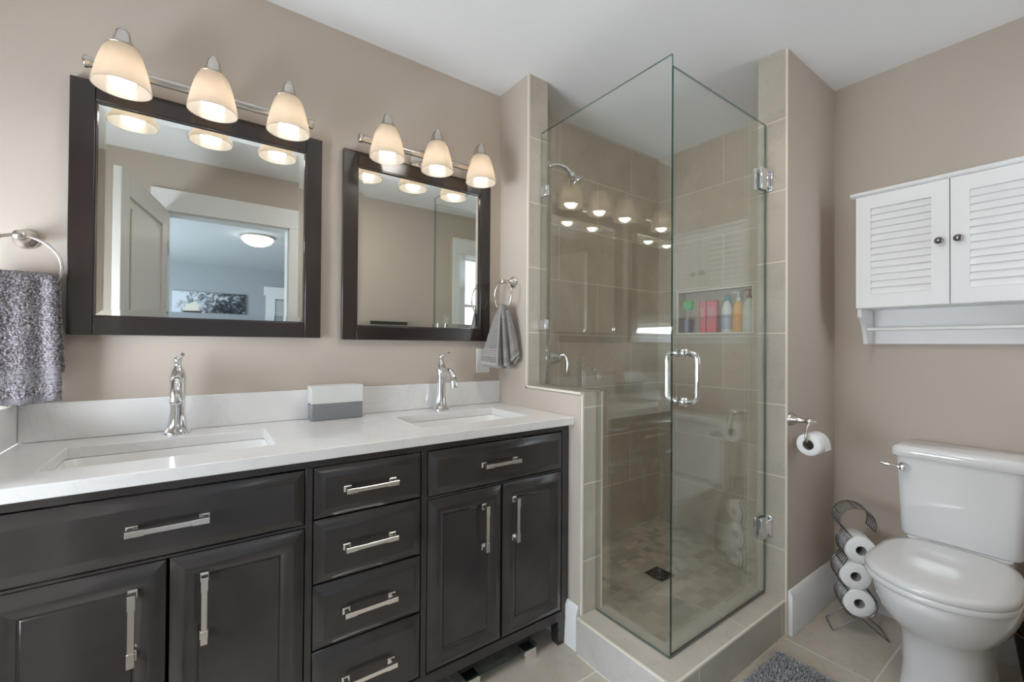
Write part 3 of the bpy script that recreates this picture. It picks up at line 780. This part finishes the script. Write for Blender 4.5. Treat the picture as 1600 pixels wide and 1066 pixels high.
# outlet plate mostly behind the grey towel
t = thing('outlet_plate', 'white outlet plate on the wall, half behind the grey towel', 'outlet', (1.12, YV, 1.11))
bxo('plate', (1.083, 1.157, 1.788, YV-.0003, 1.054, 1.170), 'trim', .002, t)
b = BM(); box(b, 1.103, 1.137, 1.7865, 1.789, 1.073, 1.151); obj('socket', b, 'cab_white', t, bevel=.001)

# ------------------------------------------------------------------ shower glass
def pane(b, x0, x1, y0, y1, z0, z1):
    f = box(b, x0, x1, y0, y1, z0, z1); thin = 0 if (x1-x0) < (y1-y0) else 1
    for k, q in enumerate(f): q.material_index = 0 if k//2 == thin else 1
GX = 1.2875; GY = .872; GT = 2.175
t = thing('glass_panel', 'fixed clear glass panel above the pony wall, left of the shower door', 'glass panel', (GX, 1.2, CZ))
b = BM()
# notched pane: full height to the pony wall end, then above the pony wall up to the stub
poly = [(GY-.004, CZ+.004), (YP-.006, CZ+.004), (YP-.006, PZ+.006), (YS-.004, PZ+.006), (YS-.004, GT+.002), (GY-.004, GT+.002)]
extrude_poly(b, poly, 0, GX-.004, GX+.004)
b.normal_update()
for f in b.faces: f.material_index = 0 if abs(f.normal.x) > .5 else (2 if abs(f.normal.y) > .5 and f.calc_center_median().y > 1.0 else 1)
obj('pane', b, ['glass', 'glass_edge', 'glass_edge_soft'], t, smooth=False)
for z in (1.283, 1.899):
    b = BM(); box(b, GX-.011, GX+.011, YS-.05, YS-.001, z-.024, z+.024); obj('clip', b, 'chrome', t, bevel=.003)
t = thing('shower_door', 'clear glass shower door with chrome handle and two hinges', 'door', (1.63, GY, CZ))
b = BM(); pane(b, GX+.007, XR-.010, GY-.004, GY+.004, CZ+.010, GT-.035); obj('pane', b, ['glass', 'glass_edge'], t, smooth=False)
b = BM(); box(b, GX+.009, XR-.012, GY-.003, GY+.003, CZ+.002, CZ+.010); obj('bottom_sweep', b, 'chrome_dark', t)
for z in (1.898, .428):
    b = BM(); box(b, XR-.075, XR-.013, GY-.017, GY-.0055, z-.045, z+.045); box(b, XR-.075, XR-.013, GY+.0055, GY+.017, z-.045, z+.045)
    box(b, XR-.030, XR-.008, GY-.02, GY+.02, z-.028, z+.028); box(b, XR-.008, XR-.0005, GY-.028, GY+.028, z-.045, z+.045)
    obj('hinge', b, 'chrome', t, bevel=.002)
b = BM()
for s in (-1, 1):
    y1_ = GY + s*.058; y0_ = GY+s*.006; x = 1.352; r = .03
    # handle is a C: posts run through the glass, the grip stands off it
    pts = [Vector((x, y0_, 1.165))] + bez((x, y1_-s*.03, 1.165), (x, y1_-s*.01, 1.165), (x, y1_, 1.158), (x, y1_, 1.138), 8) + \
          bez((x, y1_, 1.025), (x, y1_, 1.005), (x, y1_-s*.01, .998), (x, y1_-s*.03, .998), 8) + [Vector((x, y0_, .998))]
    tube(b, pts, .0095, 16)
    for z in (1.165, .998): lathe(b, [(.0155, 0), (.0155, .006), (.012, .009), (.0155, .013), (.0105, .016)], (x, GY+s*.0052, z), (0, s, 0), 20)
obj('handle', b, 'chrome', t, ang=50)

# shower head, valve, drain
FB = Vector((1.424, 1.670, 0)); FN = Vector((.7071, -.7071, 0))
def fp(d, z): return FB + FN*d + Vector((0, 0, z))
t = thing('shower_sprayer', 'chrome shower head on a bent arm, high in the shower', 'shower head', tuple(fp(0, 2.095)))
b = BM(); lathe(b, [(.03, 0), (.03, .004), (.018, .012), (.011, .016)], fp(.002, 2.097), FN, 24); obj('flange', b, 'chrome', t)
b = BM(); tube(b, bez(fp(.006, 2.097), fp(.055, 2.104), fp(.085, 2.095), fp(.112, 2.052), 12), .0105, 14); obj('arm', b, 'chrome', t, ang=60)
b = BM(); d = FN*.55 + Vector((0, 0, -.83)); lathe(b, [(.011, -.006), (.018, .0), (.020, .008), (.015, .020), (.019, .028), (.034, .048), (.038, .056), (.037, .062), (.0, .062)], fp(.112, 2.052), d, 28); obj('head', b, 'chrome', t, ang=50)
t = thing('shower_valve', 'chrome shower mixer plate with a curved lever below the shower head', 'shower valve', tuple(fp(0, 1.12)))
b = BM(); lathe(b, [(.088, 0), (.088, .004), (.080, .010), (.04, .016), (.032, .03), (.026, .045), (.022, .06), (.014, .068), (0, .069)], fp(.002, 1.124), FN, 36); obj('plate', b, 'chrome', t, ang=50)
b = BM(); tube(b, bez(fp(.055, 1.128), fp(.090, 1.165), fp(.112, 1.125), fp(.098, 1.035), 12), [.010, .009, .008, .0075, .007, .007, .007, .0075, .008, .0085, .009, .008, .006], 12); obj('lever', b, 'chrome', t, ang=60)
t = thing('floor_drain', 'square dark metal drain in the mosaic shower floor', 'drain', (1.866, 1.322, .055))
b = BM(); x, y = 1.866, 1.322; s = .052
for (a, c, e, f) in ((-s, s, -s, -s+.008), (-s, s, s-.008, s), (-s, -s+.008, -s+.008, s-.008), (s-.008, s, -s+.008, s-.008)): box(b, x+a, x+c, y+e, y+f, .0552, .0585)
obj('frame', b, 'chrome_dark', t)
b = BM(); box(b, x-s+.008, x+s-.008, y-s+.008, y+s-.008, .0551, .0562); obj('sump', b, 'black', t)
b = BM()
for r_ in (.014, .026, .038): tube(b, [(x+r_*math.cos(a), y+r_*math.sin(a), .0575) for a in [i*2*PI/28 for i in range(28)]], .0022, 6, True)
for a in (PI/4, 3*PI/4, 0, PI/2): d = Vector((math.cos(a), math.sin(a), 0))*.044; tube(b, [Vector((x, y, .0575))-d, Vector((x, y, .0575))+d], .002, 6)
obj('grille', b, 'chrome_dark', t)

# ------------------------------------------------------------------ niche bottles
NZF = NZ[0]+.0005
def bottle(x, y, kind, label, cat='bottle', group=None, **k):
    t = thing(k.get('name', 'shower_bottle'), label, cat, (x, y, NZF), group); z = NZF
    if kind == 'slab':       # tall straight bottle, flat round-rect section
        hx, hy, h_ = k['hx'], k['hy'], k['h']
        b = BM(); rings(b, [rrect(x, y, hx*.92, hy*.92, hx*.5, z), rrect(x, y, hx, hy, hx*.6, z+.004), rrect(x, y, hx, hy, hx*.6, z+h_*.26)]); obj('cap', b, k['cap'], t)
        b = BM(); rings(b, [rrect(x, y, hx*.98, hy*.98, hx*.6, z+h_*.262), rrect(x, y, hx*.99, hy*.99, hx*.6, z+h_*.97), rrect(x, y, hx*.88, hy*.88, hx*.5, z+h_)]); p = obj('body', b, k['body'], t)
        b = BM(); box(b, x-hx*1.0-.0008, x-hx*.96, y-hy*.6, y+hy*.6, z+h_*.45, z+h_*.80); obj('front_label', b, k['lab'], t)
    else:
        r, h_, sq = k['r'], k['h'], k.get('sq', .75)
        b = BM(); prof = [(r*.93, 0), (r, .004), (r, h_*.45), (r*.97, h_*.72), (r*.75, h_*.90), (r*.36, h_), (r*.34, h_+.006)]
        lathe(b, prof, (x, y, z), (0, 0, 1), 28, sq=1.0); obj('body', b, k['body'], t, ang=50)
        b = BM(); lathe(b, [(r*1.012, h_*.12), (r*1.012, h_*.60)], (x, y, z), (0, 0, 1), 28, False, False); obj('label_wrap', b, k['lab'], t)
        hc = z+h_
        if kind == 'pump':
            b = BM(); lathe(b, [(r*.42, .004), (r*.42, .020), (r*.18, .024), (r*.13, .026), (r*.13, .045), (r*.25, .047), (r*.25, .054), (0, .056)], (x, y, hc), (0, 0, 1), 20)
            tube(b, bez((x, y, hc+.051), (x-.01, y+.008, hc+.053), (x-.022, y+.018, hc+.052), (x-.028, y+.022, hc+.044), 6), .0042, 8); obj('pump', b, k['cap'], t)
        else:
            b = BM(); lathe(b, [(r*.46, .004), (r*.46, .022), (r*.38, .034), (r*.22, .040), (0, .041)], (x, y, hc), (0, 0, 1), 20); obj('cap', b, k['cap'], t)
PK = plain('pink_plastic', (.72, .17, .20), .3); PK2 = plain('deep_pink_plastic', (.80, .13, .17), .3); PKL = plain('pink_label', (.62, .28, .30), .5)
WH = plain('white_plastic', (.78, .80, .80), .3); TE = plain('teal_cap', (.08, .36, .42), .35); GRY = plain('grey_print', (.42, .46, .48), .5)
YE = plain('yellow_plastic', (.86, .46, .05), .3); OR = plain('orange_label', (.80, .36, .06), .5)
PG = plain('pale_green_plastic', (.56, .62, .50), .3); MR = plain('maroon_pump', (.25, .06, .05), .35); PGL = plain('cream_label', (.62, .64, .55), .5)
xn = XST+.042
bottle(xn, 1.478, 'slab', 'slim pink bottle left of the wider pink bottle in the niche', hx=.018, hy=.020, h=.195, cap=PK2, body=PK, lab=PKL)
bottle(xn-.004, 1.420, 'slab', 'wide pink bottle in the shower niche', hx=.020, hy=.032, h=.198, cap=PK2, body=PK, lab=PKL)
bottle(xn, 1.331, 'screw', 'white bottle with a teal cap in the niche', r=.032, h=.184, body=WH, cap=TE, lab=GRY)
bottle(xn, 1.266, 'pump', 'yellow-orange pump bottle with a white pump in the niche', r=.030, h=.182, body=YE, cap=WH, lab=OR)
bottle(xn, 1.204, 'pump', 'pale green pump bottle with a maroon pump, rightmost in the niche', r=.036, h=.190, body=PG, cap=MR, lab=PGL)
# brush with green grip standing in a clear tumbler
t = thing('bath_tumbler', 'dark tumbler holding a green-headed brush, left end of the niche', 'tumbler', (xn, 1.588, NZF))
b = BM(); lathe(b, [(.026, 0), (.030, .004), (.033, .085), (.031, .085), (.028, .006), (0, .006)], (xn, 1.588, NZF), (0, 0, 1), 24, True, False); obj('cup', b, plain('smoky_purple_plastic', (.16, .14, .19), .25), t)
t = thing('bath_brush', 'bath brush with a bright green head standing in the niche tumbler', 'brush', (xn, 1.588, NZF+.007))
b = BM(); tube(b, [(xn, 1.590, NZF+.008), (xn, 1.584, NZF+.16)], .006, 10); obj('handle', b, plain('mauve_plastic', (.45, .3, .34), .4), t)
b = BM(); rings(b, [rrect(xn, 1.583, .014*s_, .030*s_, .008, NZF+z_) for s_, z_ in ((.7, .150), (1, .158), (1, .200), (.8, .208))]); obj('head', b, plain('bright_green_plastic', (.08, .50, .12), .5), t)

# ------------------------------------------------------------------ wall cabinet over the toilet
t = thing('wall_cabinet', 'white louvered two-door wall cabinet over the toilet', 'cabinet', (XW, .361, 1.2))
cy = .361; x0 = 2.304; ya, yb_ = cy-.290, cy+.290
b = BM(); box(b, x0+.018, XW-.0005, ya, yb_, 1.356, 1.836); obj('body', b, 'cab_white', t, bevel=.001)
b = BM(); extrude_poly(b, [(x0-.014, 1.842), (x0-.014, 1.849), (x0-.010, 1.853), (XW-.0005, 1.853), (XW-.0005, 1.8365), (x0-.006, 1.8365)], 1, ya-.018, yb_+.018); obj('top_board', b, 'cab_white', t, bevel=.001)
def louver_door(y0_, y1_, ky):
    z0_, z1_ = 1.358, 1.834; st = .050; sr = .056
    b = BM(); xa, xb = x0, x0+.017
    kin = ky
    box(b, xa, xb, y0_, y0_+st, z0_, z1_); box(b, xa, xb, y1_-st, y1_, z0_, z1_); box(b, xa, xb, y0_+st, y1_-st, z0_, z0_+sr); box(b, xa, xb, y0_+st, y1_-st, z1_-sr, z1_)
    box(b, xb-.003, xb, y0_+st, y1_-st, z0_+sr, z1_-sr)
    n = 13; dz = (z1_-z0_-2*sr)/n
    for k in range(n):
        z = z0_+sr+k*dz; extrude_poly(b, [(xa+.0035, z+.001), (xa+.0115, z+dz-.003), (xb-.003, z+dz-.003), (xb-.003, z+.001)], 1, y0_+st, y1_-st)
    p = obj('door', b, 'cab_white', t, smooth=False)
    b = BM(); lathe(b, [(.006, 0), (.006, .008), (.012, .013), (.0135, .019), (.010, .024), (0, .026)], (x0-.0002, ky, 1.600), (-1, 0, 0), 20); sub('knob', b, 'chrome_dark', p, ang=60)
louver_door(cy+.0015, yb_, .389); louver_door(ya, cy-.0015, .337)
b = BM(); box(b, XW-.016, XW-.0005, ya+.014, yb_-.014, 1.205, 1.356); obj('back_board', b, 'cab_white', t, bevel=.001)
for y_ in (yb_-.014, ya):
    b = BM(); pts = [(XW-.0005, 1.3555), (x0+.02, 1.3555), (x0+.018, 1.335)] + [(p.x, p.y) for p in bez((x0+.022, 1.32, 0), (x0+.06, 1.30, 0), (x0+.085, 1.26, 0), (x0+.095, 1.205, 0), 8)] + [(XW-.0005, 1.205)]
    extrude_poly(b, pts, 1, y_, y_+.014); obj('side_bracket', b, 'cab_white', t)
b = BM(); tube(b, [(x0+.095, ya+.012, 1.268), (x0+.095, yb_-.012, 1.268)], .007, 12); obj('towel_rod', b, 'cab_white', t)

# ------------------------------------------------------------------ toilet
def toilet():
    cy = .343; t = thing('toilet', 'white two-piece toilet with closed lid below the wall cabinet', 'toilet', (2.15, cy, 0))
    # tank
    b = BM(); xb = 2.482
    rs = []
    for z, hw, xf, r in ((.448, .158, 2.296, .03), (.458, .164, 2.288, .035), (.60, .169, 2.285, .035), (.756, .177, 2.280, .035)):
        rs.append(rrect((xf+xb)/2, cy, (xb-xf)/2, hw, r, z))
    rings(b, rs); obj('tank', b, 'ceramic', t, ang=50)
    b = BM(); xf = 2.268
    rs = [rrect((xf+xb+.004)/2, cy, (xb+.004-xf)/2-i, .187-i, .03, z) for i, z in ((.004, .757), (0, .761), (0, .785), (.006, .795), (.02, .800))]
    rings(b, rs); obj('tank_lid', b, 'ceramic', t, ang=50)
    b = BM(); lathe(b, [(.019, 0), (.019, .004), (.013, .010), (.010, .022), (.012, .026), (.010, .036), (0, .038)], (2.2795, .487, .716), (-1, 0, 0), 24)
    tube(b, bez((2.250, .487, .716), (2.247, .50, .718), (2.245, .515, .720), (2.246, .552, .724), 8), [.008, .006, .005, .0045, .0045, .005, .0055, .006, .005], 10); obj('flush_lever', b, 'chrome', t, ang=60)
    # outline of seat: egg in plan
    def egg(z, k=1.0, tip=1.795, back=2.284, hw=.186, n=44, xo=0):
        o = []; xc = 1.985
        for i in range(n):
            a = 2*PI*i/n; c, s = math.cos(a), math.sin(a)
            if c < 0: x = xc + (xc-tip)*c*k; y = hw*s*k
            else:
                x = xc + (back-xc)*abs(c)**.34*(k if k < 1 else 1); w = hw*(1-.14*abs(c)**.84); y = w*math.copysign(abs(s)**.5, s)*k if abs(s) > 1e-6 else 0
            o.append(Vector((x+xo, cy+y, z)))
        return o
    b = BM(); rings(b, [egg(.4075, .985), egg(.411), egg(.424), egg(.427, .985)]); obj('seat', b, 'ceramic', t, ang=60)
    b = BM(); rings(b, [egg(.4285, .98), egg(.432, .995), egg(.442, .995), egg(.449, .97), egg(.453, .88), egg(.4545, .6), egg(.455, .3)]); obj('seat_cover', b, 'ceramic', t, ang=60)
    for s in (-1, 1):
        b = BM(); rings(b, [rrect(2.262, cy+s*.075, .010, .024, .008, z) for z in (.408, .430)]); obj('seat_hinge', b, 'ceramic', t, bevel=.003)
    # bowl and pedestal: one smooth body
    def sect(z, x0, x1, hw, p=2.3, n=44):
        o = []; xc = (x0+x1)/2; hx = (x1-x0)/2
        for i in range(n):
            a = 2*PI*i/n; c, s = math.cos(a), math.sin(a)
            o.append(Vector((xc+hx*math.copysign(abs(c)**(2/p), c), cy+hw*math.copysign(abs(s)**(2/p), s), z)))
        return o
    b = BM()
    prof = [(0, 1.935, 2.40, .112, 2.8), (.015, 1.93, 2.40, .116, 2.8), (.03, 1.935, 2.40, .112, 2.8), (.10, 1.94, 2.40, .109, 2.7), (.18, 1.937, 2.40, .112, 2.7), (.23, 1.920, 2.41, .122, 2.5),
            (.265, 1.88, 2.42, .142, 2.4), (.30, 1.84, 2.43, .163, 2.3), (.34, 1.812, 2.44, .178, 2.2), (.375, 1.80, 2.445, .184, 2.2), (.398, 1.798, 2.45, .185, 2.2), (.406, 1.803, 2.45, .181, 2.2)]
    rings(b, [sect(*p) for p in prof]); obj('bowl', b, 'ceramic', t, ang=60)
    b = BM(); rings(b, [rrect(2.37, cy, .10, .14, .03, z) for z in (.395, .447)]); obj('tank_base', b, 'ceramic', t, bevel=.004)
    for s in (-1,):
        b = BM(); lathe(b, [(.014, 0), (.014, .012), (.008, .022), (0, .024)], (2.13, cy+s*.135, 0.001), (0, 0, 1), 16); obj('bolt_cap', b, 'ceramic', t)
    return t
toilet()

# toilet paper holder and roll
t = thing('paper_holder', 'brushed nickel toilet paper holder on the taupe wall', 'paper holder', (2.0, YR0, .885))
b = BM(); lathe(b, [(.027, 0), (.027, .004), (.024, .012), (.014, .026), (.010, .045), (.010, .062), (.0125, .066), (.0125, .080), (.006, .086), (.004, .096), (0, .098)], (2.0, YR0-.0005, .889), (0, -1, 0), 26); obj('wall_post', b, 'nickel', t, ang=50)
b = BM(); tube(b, bez((2.0, .716, .889), (1.965, .716, .880), (1.950, .716, .815), (1.972, .716, .812), 12) + [Vector((2.00, .716, .812)), Vector((2.085, .716, .812)), Vector((2.095, .716, .818)), Vector((2.097, .716, .830))], .0048, 10); obj('roll_arm', b, 'nickel', t, ang=70)
def paper_roll(name_label, c, d, r=.056, l=.10, core=.021, group=None, tail=False, hang=0):
    d = Vector(d).normalized(); c = Vector(c); t = thing('toilet_roll', name_label, 'toilet roll', tuple(c), group)
    b = BM(); prof = [(core, 0), (r-.004, 0), (r, .004), (r, l-.004), (r-.004, l), (core, l)]
    u, v = frame_of(d); rs = [[c + d*h_ + u*(q*math.cos(2*PI*k/36)) + v*(q*math.sin(2*PI*k/36)) for k in range(36)] for q, h_ in prof]
    vs = rings(b, rs, False, False)
    for i in range(36):
        j = (i+1) % 36; b.faces.new((vs[-1][i], vs[-1][j], vs[0][j], vs[0][i])).material_index = 1
    obj('paper', b, ['paper', 'card'], t, ang=50)
    b = BM(); lathe(b, [(core, .001), (core-.0012, .001), (core-.0012, l-.001), (core, l-.001)], c, d, 28, False, False); obj('core', b, 'card', t)
    return t
tr = paper_roll('part-used toilet roll hanging on the nickel holder', (1.982, .716, .797), (1, 0, 0), .044, .098, .0205)
b = BM(); extrude_poly(b, [(.716-.0445, .80), (.716-.048, .775), (.716-.0465, .775), (.716-.043, .80)], 0, 2.02, 2.078); 
bmesh.ops.translate(b, verts=b.verts, vec=(0, 0, 0)); obj('loose_sheet', b, 'paper', tr)

# paper rack: wavy wire stand holding three rolls
ph = math.radians(32); D = Vector((math.cos(ph), math.sin(ph), 0)); N = Vector((-math.sin(ph), math.cos(ph), 0))   # D roll axis, N sideways (towards the shower wall)
O = Vector((2.215, .610, 0))
rr = .055
cs = [O + Vector((0, 0, .135)) + N*.004, O + Vector((0, 0, .243)) + N*.016, O + Vector((0, 0, .352)) + N*-.002]
labs = ['bottom roll of three in the wire rack beside the toilet', 'middle roll of three in the wire rack beside the toilet', 'top roll of three in the wire rack beside the toilet']
for c_, l_ in zip(cs, labs): paper_roll('white toilet paper, ' + l_, tuple(c_), tuple(D), rr, .10, .019, 'toilet rolls in the wire rack')
t = thing('paper_rack', 'wavy chrome wire rack of spare toilet rolls beside the toilet', 'rack', tuple(O))
R_ = rr+.006
def arc(c, a0, a1, n=10): return [c + N*(R_*math.cos(math.radians(a0+(a1-a0)*i/n))) + Vector((0, 0, R_*math.sin(math.radians(a0+(a1-a0)*i/n)))) for i in range(n+1)]
top = cs[2] + Vector((0, 0, .112)) + N*.012
prof = [] 
prof += arc(cs[0], -60, 50, 9)              # cradles the bottom roll, on the shower-wall side
prof += arc(cs[1], -42, 45, 8)
prof += arc(cs[2], -42, 60, 8)
tp = [top + N*(-.0 + R_*1.02*math.cos(math.radians(a))) + Vector((0, 0, R_*1.0*math.sin(math.radians(a)))) for a in range(-20, 215, 15)]
prof += tp
prof2 = [c - N*0 for c in arc(cs[0], -60, -200, 10)]
b = BM()
for k in range(6):
    off = D*(.002 + .096*k/5); tube(b, [p+off for p in prof], .0018 if 0 < k < 5 else .0026, 6); 
    tube(b, [p+off for p in prof2], .0018 if 0 < k < 5 else .0026, 6)
obj('wires', b, 'chrome_dark', t, ang=80)
for p in (prof[0], prof[9], prof[18], tp[-1], tp[-5], tp[-9], prof2[-1], tp[3]):
    b = BM(); tube(b, [p-D*.002, p+D*.102], .0026, 6); obj('cross_bar', b, 'chrome_dark', t, ang=80)
for s in (-1, 1):
    b = BM(); st_ = cs[0] + Vector((0, 0, -R_)) + N*(s*.012)
    for k in (0, 1):
        off = D*(.100*k); e = O + N*(s*.095) + off; e.z = .004
        tube(b, bez(st_+off, st_+off+Vector((0, 0, -.012))+N*(s*.015), e-N*(s*.03)+Vector((0, 0, .02)), e, 8), .0024, 6)
    e0 = O + N*(s*.095); e0.z = .004; tube(b, [e0, e0+D*.1], .0024, 6)
    obj('foot', b, 'chrome_dark', t, ang=80)

# small woven bin at the right edge
t = thing('waste_bin', 'dark bin with copper rims half out of frame behind the toilet', 'bin', (2.320, .122, 0))
CO = plain('copper', (.62, .27, .10), .35, .6)
for nm, z0_, z1_ in (('outer_bin', .001, .215), ('inner_bin', .03, .275)):
    r0 = .058 if nm == 'outer_bin' else .052; r1 = .088 if nm == 'outer_bin' else .088
    b = BM(); lathe(b, [(r0, z0_), (r1, z1_), (r1-.003, z1_+.002), (r1-.006, z1_), (r0-.004, z0_+.006), (0, z0_+.006)], (2.320, .122, 0), (0, 0, 1), 40, True, False)
    n_ = len(b.faces)
    for f in b.faces:
        c = f.calc_center_median(); rr_ = math.hypot(c.x-2.320, c.y-.122)
        f.material_index = 0
    b.faces.ensure_lookup_table()
    for k_ in range(40, 200):
        if k_ < len(b.faces): b.faces[k_].material_index = 1
    obj(nm, b, ['black', CO], t)

# ------------------------------------------------------------------ bath mat
def bath_mat():
    t = thing('bath_mat', 'shaggy grey bath mat on the tiles by the shower curb', 'bath mat', (1.45, .52, 0))
    x0, x1, y0, y1 = 1.06, 1.828, .22, .762
    b = BM(); rings(b, [rrect((x0+x1)/2, (y0+y1)/2, (x1-x0)/2-.006, (y1-y0)/2-.006, .02, .001), rrect((x0+x1)/2, (y0+y1)/2, (x1-x0)/2-.006, (y1-y0)/2-.006, .02, .007)]); obj('backing', b, 'mat', t)
    b = BM(); rnd = random.Random(3)
    nx, ny = 150, 106
    for i in range(nx):
        for j in range(ny):
            x = x0+(i+rnd.random())/nx*(x1-x0); y = y0+(j+rnd.random())/ny*(y1-y0)
            if x < 1.40 and rnd.random() < .35: continue
            a = rnd.random()*2*PI; l_ = rnd.uniform(.008, .015); dx, dy = math.cos(a)*l_, math.sin(a)*l_; w = .0022
            h1 = rnd.uniform(.012, .022); px_, py_ = -math.sin(a)*w, math.cos(a)*w
            v1 = b.verts.new((x-px_, y-py_, .005)); v2 = b.verts.new((x+px_, y+py_, .005)); v3 = b.verts.new((x+dx*.5+px_, y+dy*.5+py_, h1)); v4 = b.verts.new((x+dx*.5-px_, y+dy*.5-py_, h1)); v5 = b.verts.new((x+dx, y+dy, h1*.9))
            b.faces.new((v1, v2, v3, v4)); b.faces.new((v4, v3, v5))
    p = obj('pile', b, 'mat', t, smooth=False); p['kind'] = 'stuff'
bath_mat()

# ------------------------------------------------------------------ bathroom scale under the vanity
t = thing('bathroom_scale', 'clear glass bathroom scale pushed under the dark vanity', 'scale', (.905, 1.46, 0))
sx0, sx1, sy0, sy1 = .750, 1.060, 1.290, 1.590
b = BM(); rings(b, [rrect((sx0+sx1)/2, (sy0+sy1)/2, (sx1-sx0)/2, (sy1-sy0)/2, .006, z) for z in (.040, .047)]); 
b.normal_update()
for f in b.faces: f.material_index = 0 if abs(f.normal.z) > .5 else 1
obj('glass_plate', b, [glass_mat('scale_glass', (.93, .97, .95)), 'glass_edge'], t, smooth=False)
for fx in (sx0+.030, sx1-.030):
    for fy in (sy0+.026, sy1-.026):
        b = BM(); box(b, fx-.027, fx+.027, fy-.025, fy+.025, .0005, .0385); f_ = obj('foot', b, 'pull', t, bevel=.002)
        b = BM(); box(b, fx-.021, fx+.021, fy-.019, fy+.019, .0382, .0396); sub('foot_pad', b, 'black', f_)
tx = bpy.data.curves.new('logo', 'FONT'); tx.body = 'Cvlu'; tx.size = .024; tx.extrude = .0002; tx.align_x = 'CENTER'
to = bpy.data.objects.new('tmp', tx); C.objects.link(to)
bpy.context.view_layer.update(); me = bpy.data.meshes.new_from_object(to.evaluated_get(bpy.context.evaluated_depsgraph_get())); bpy.data.objects.remove(to)
lo = bpy.data.objects.new('logo', me); C.objects.link(lo); me.materials.append(M['black']); lo.parent = t; lo.location = (.0, -.148, .0476)

# ------------------------------------------------------------------ front wall fittings seen in the mirrors
t = thing('towel_bar', 'nickel towel bar on the wall behind, seen in the right mirror', 'towel bar', (1.31, YB, 1.36))
b = BM(); tube(b, [(1.055, YB+.06, 1.365), (1.56, YB+.06, 1.365)], .007, 12); obj('bar', b, 'nickel', t)
for x in (1.062, 1.553):
    b = BM(); lathe(b, [(.026, 0), (.026, .005), (.014, .016), (.010, .03), (.010, .062), (.013, .066), (.008, .078), (0, .08)], (x, YB+.0005, 1.365), (0, 1, 0), 22); obj('bar_post', b, 'nickel', t)
b = BM()
rs = []
for i in range(2):
    x = (1.165, 1.490)[i]; r = []
    for (dy, z) in ((.060+.016, .95), (.060+.017, 1.352), (.060+.012, 1.376), (.060, 1.383), (.060-.012, 1.376), (.060-.016, 1.352), (.060-.015, 1.02), (.060-.010, 1.02), (.060-.010, 1.350), (.060, 1.374), (.060+.010, 1.350), (.060+.010, .95)):
        r.append(Vector((x, YB+dy, z)))
    rs.append(r)
rings(b, rs); tag(obj('bath_towel', b, 'towel_dark', None), 'dark brown towel over the bar, seen low in the right mirror', 'towel')
t = thing('light_switch', 'pale switch plate on the wall behind, seen in the right mirror', 'switch', (1.90, YB, 1.41))
bxo('plate', (1.862, 1.934, YB+.0003, YB+.006, 1.352, 1.466), 'switch', .002, t)
b = BM(); box(b, 1.884, 1.912, YB+.0055, YB+.010, 1.376, 1.442); obj('rocker', b, 'trim', t, bevel=.001)

for o in C.objects:
    if 'base' in o: del o['base']
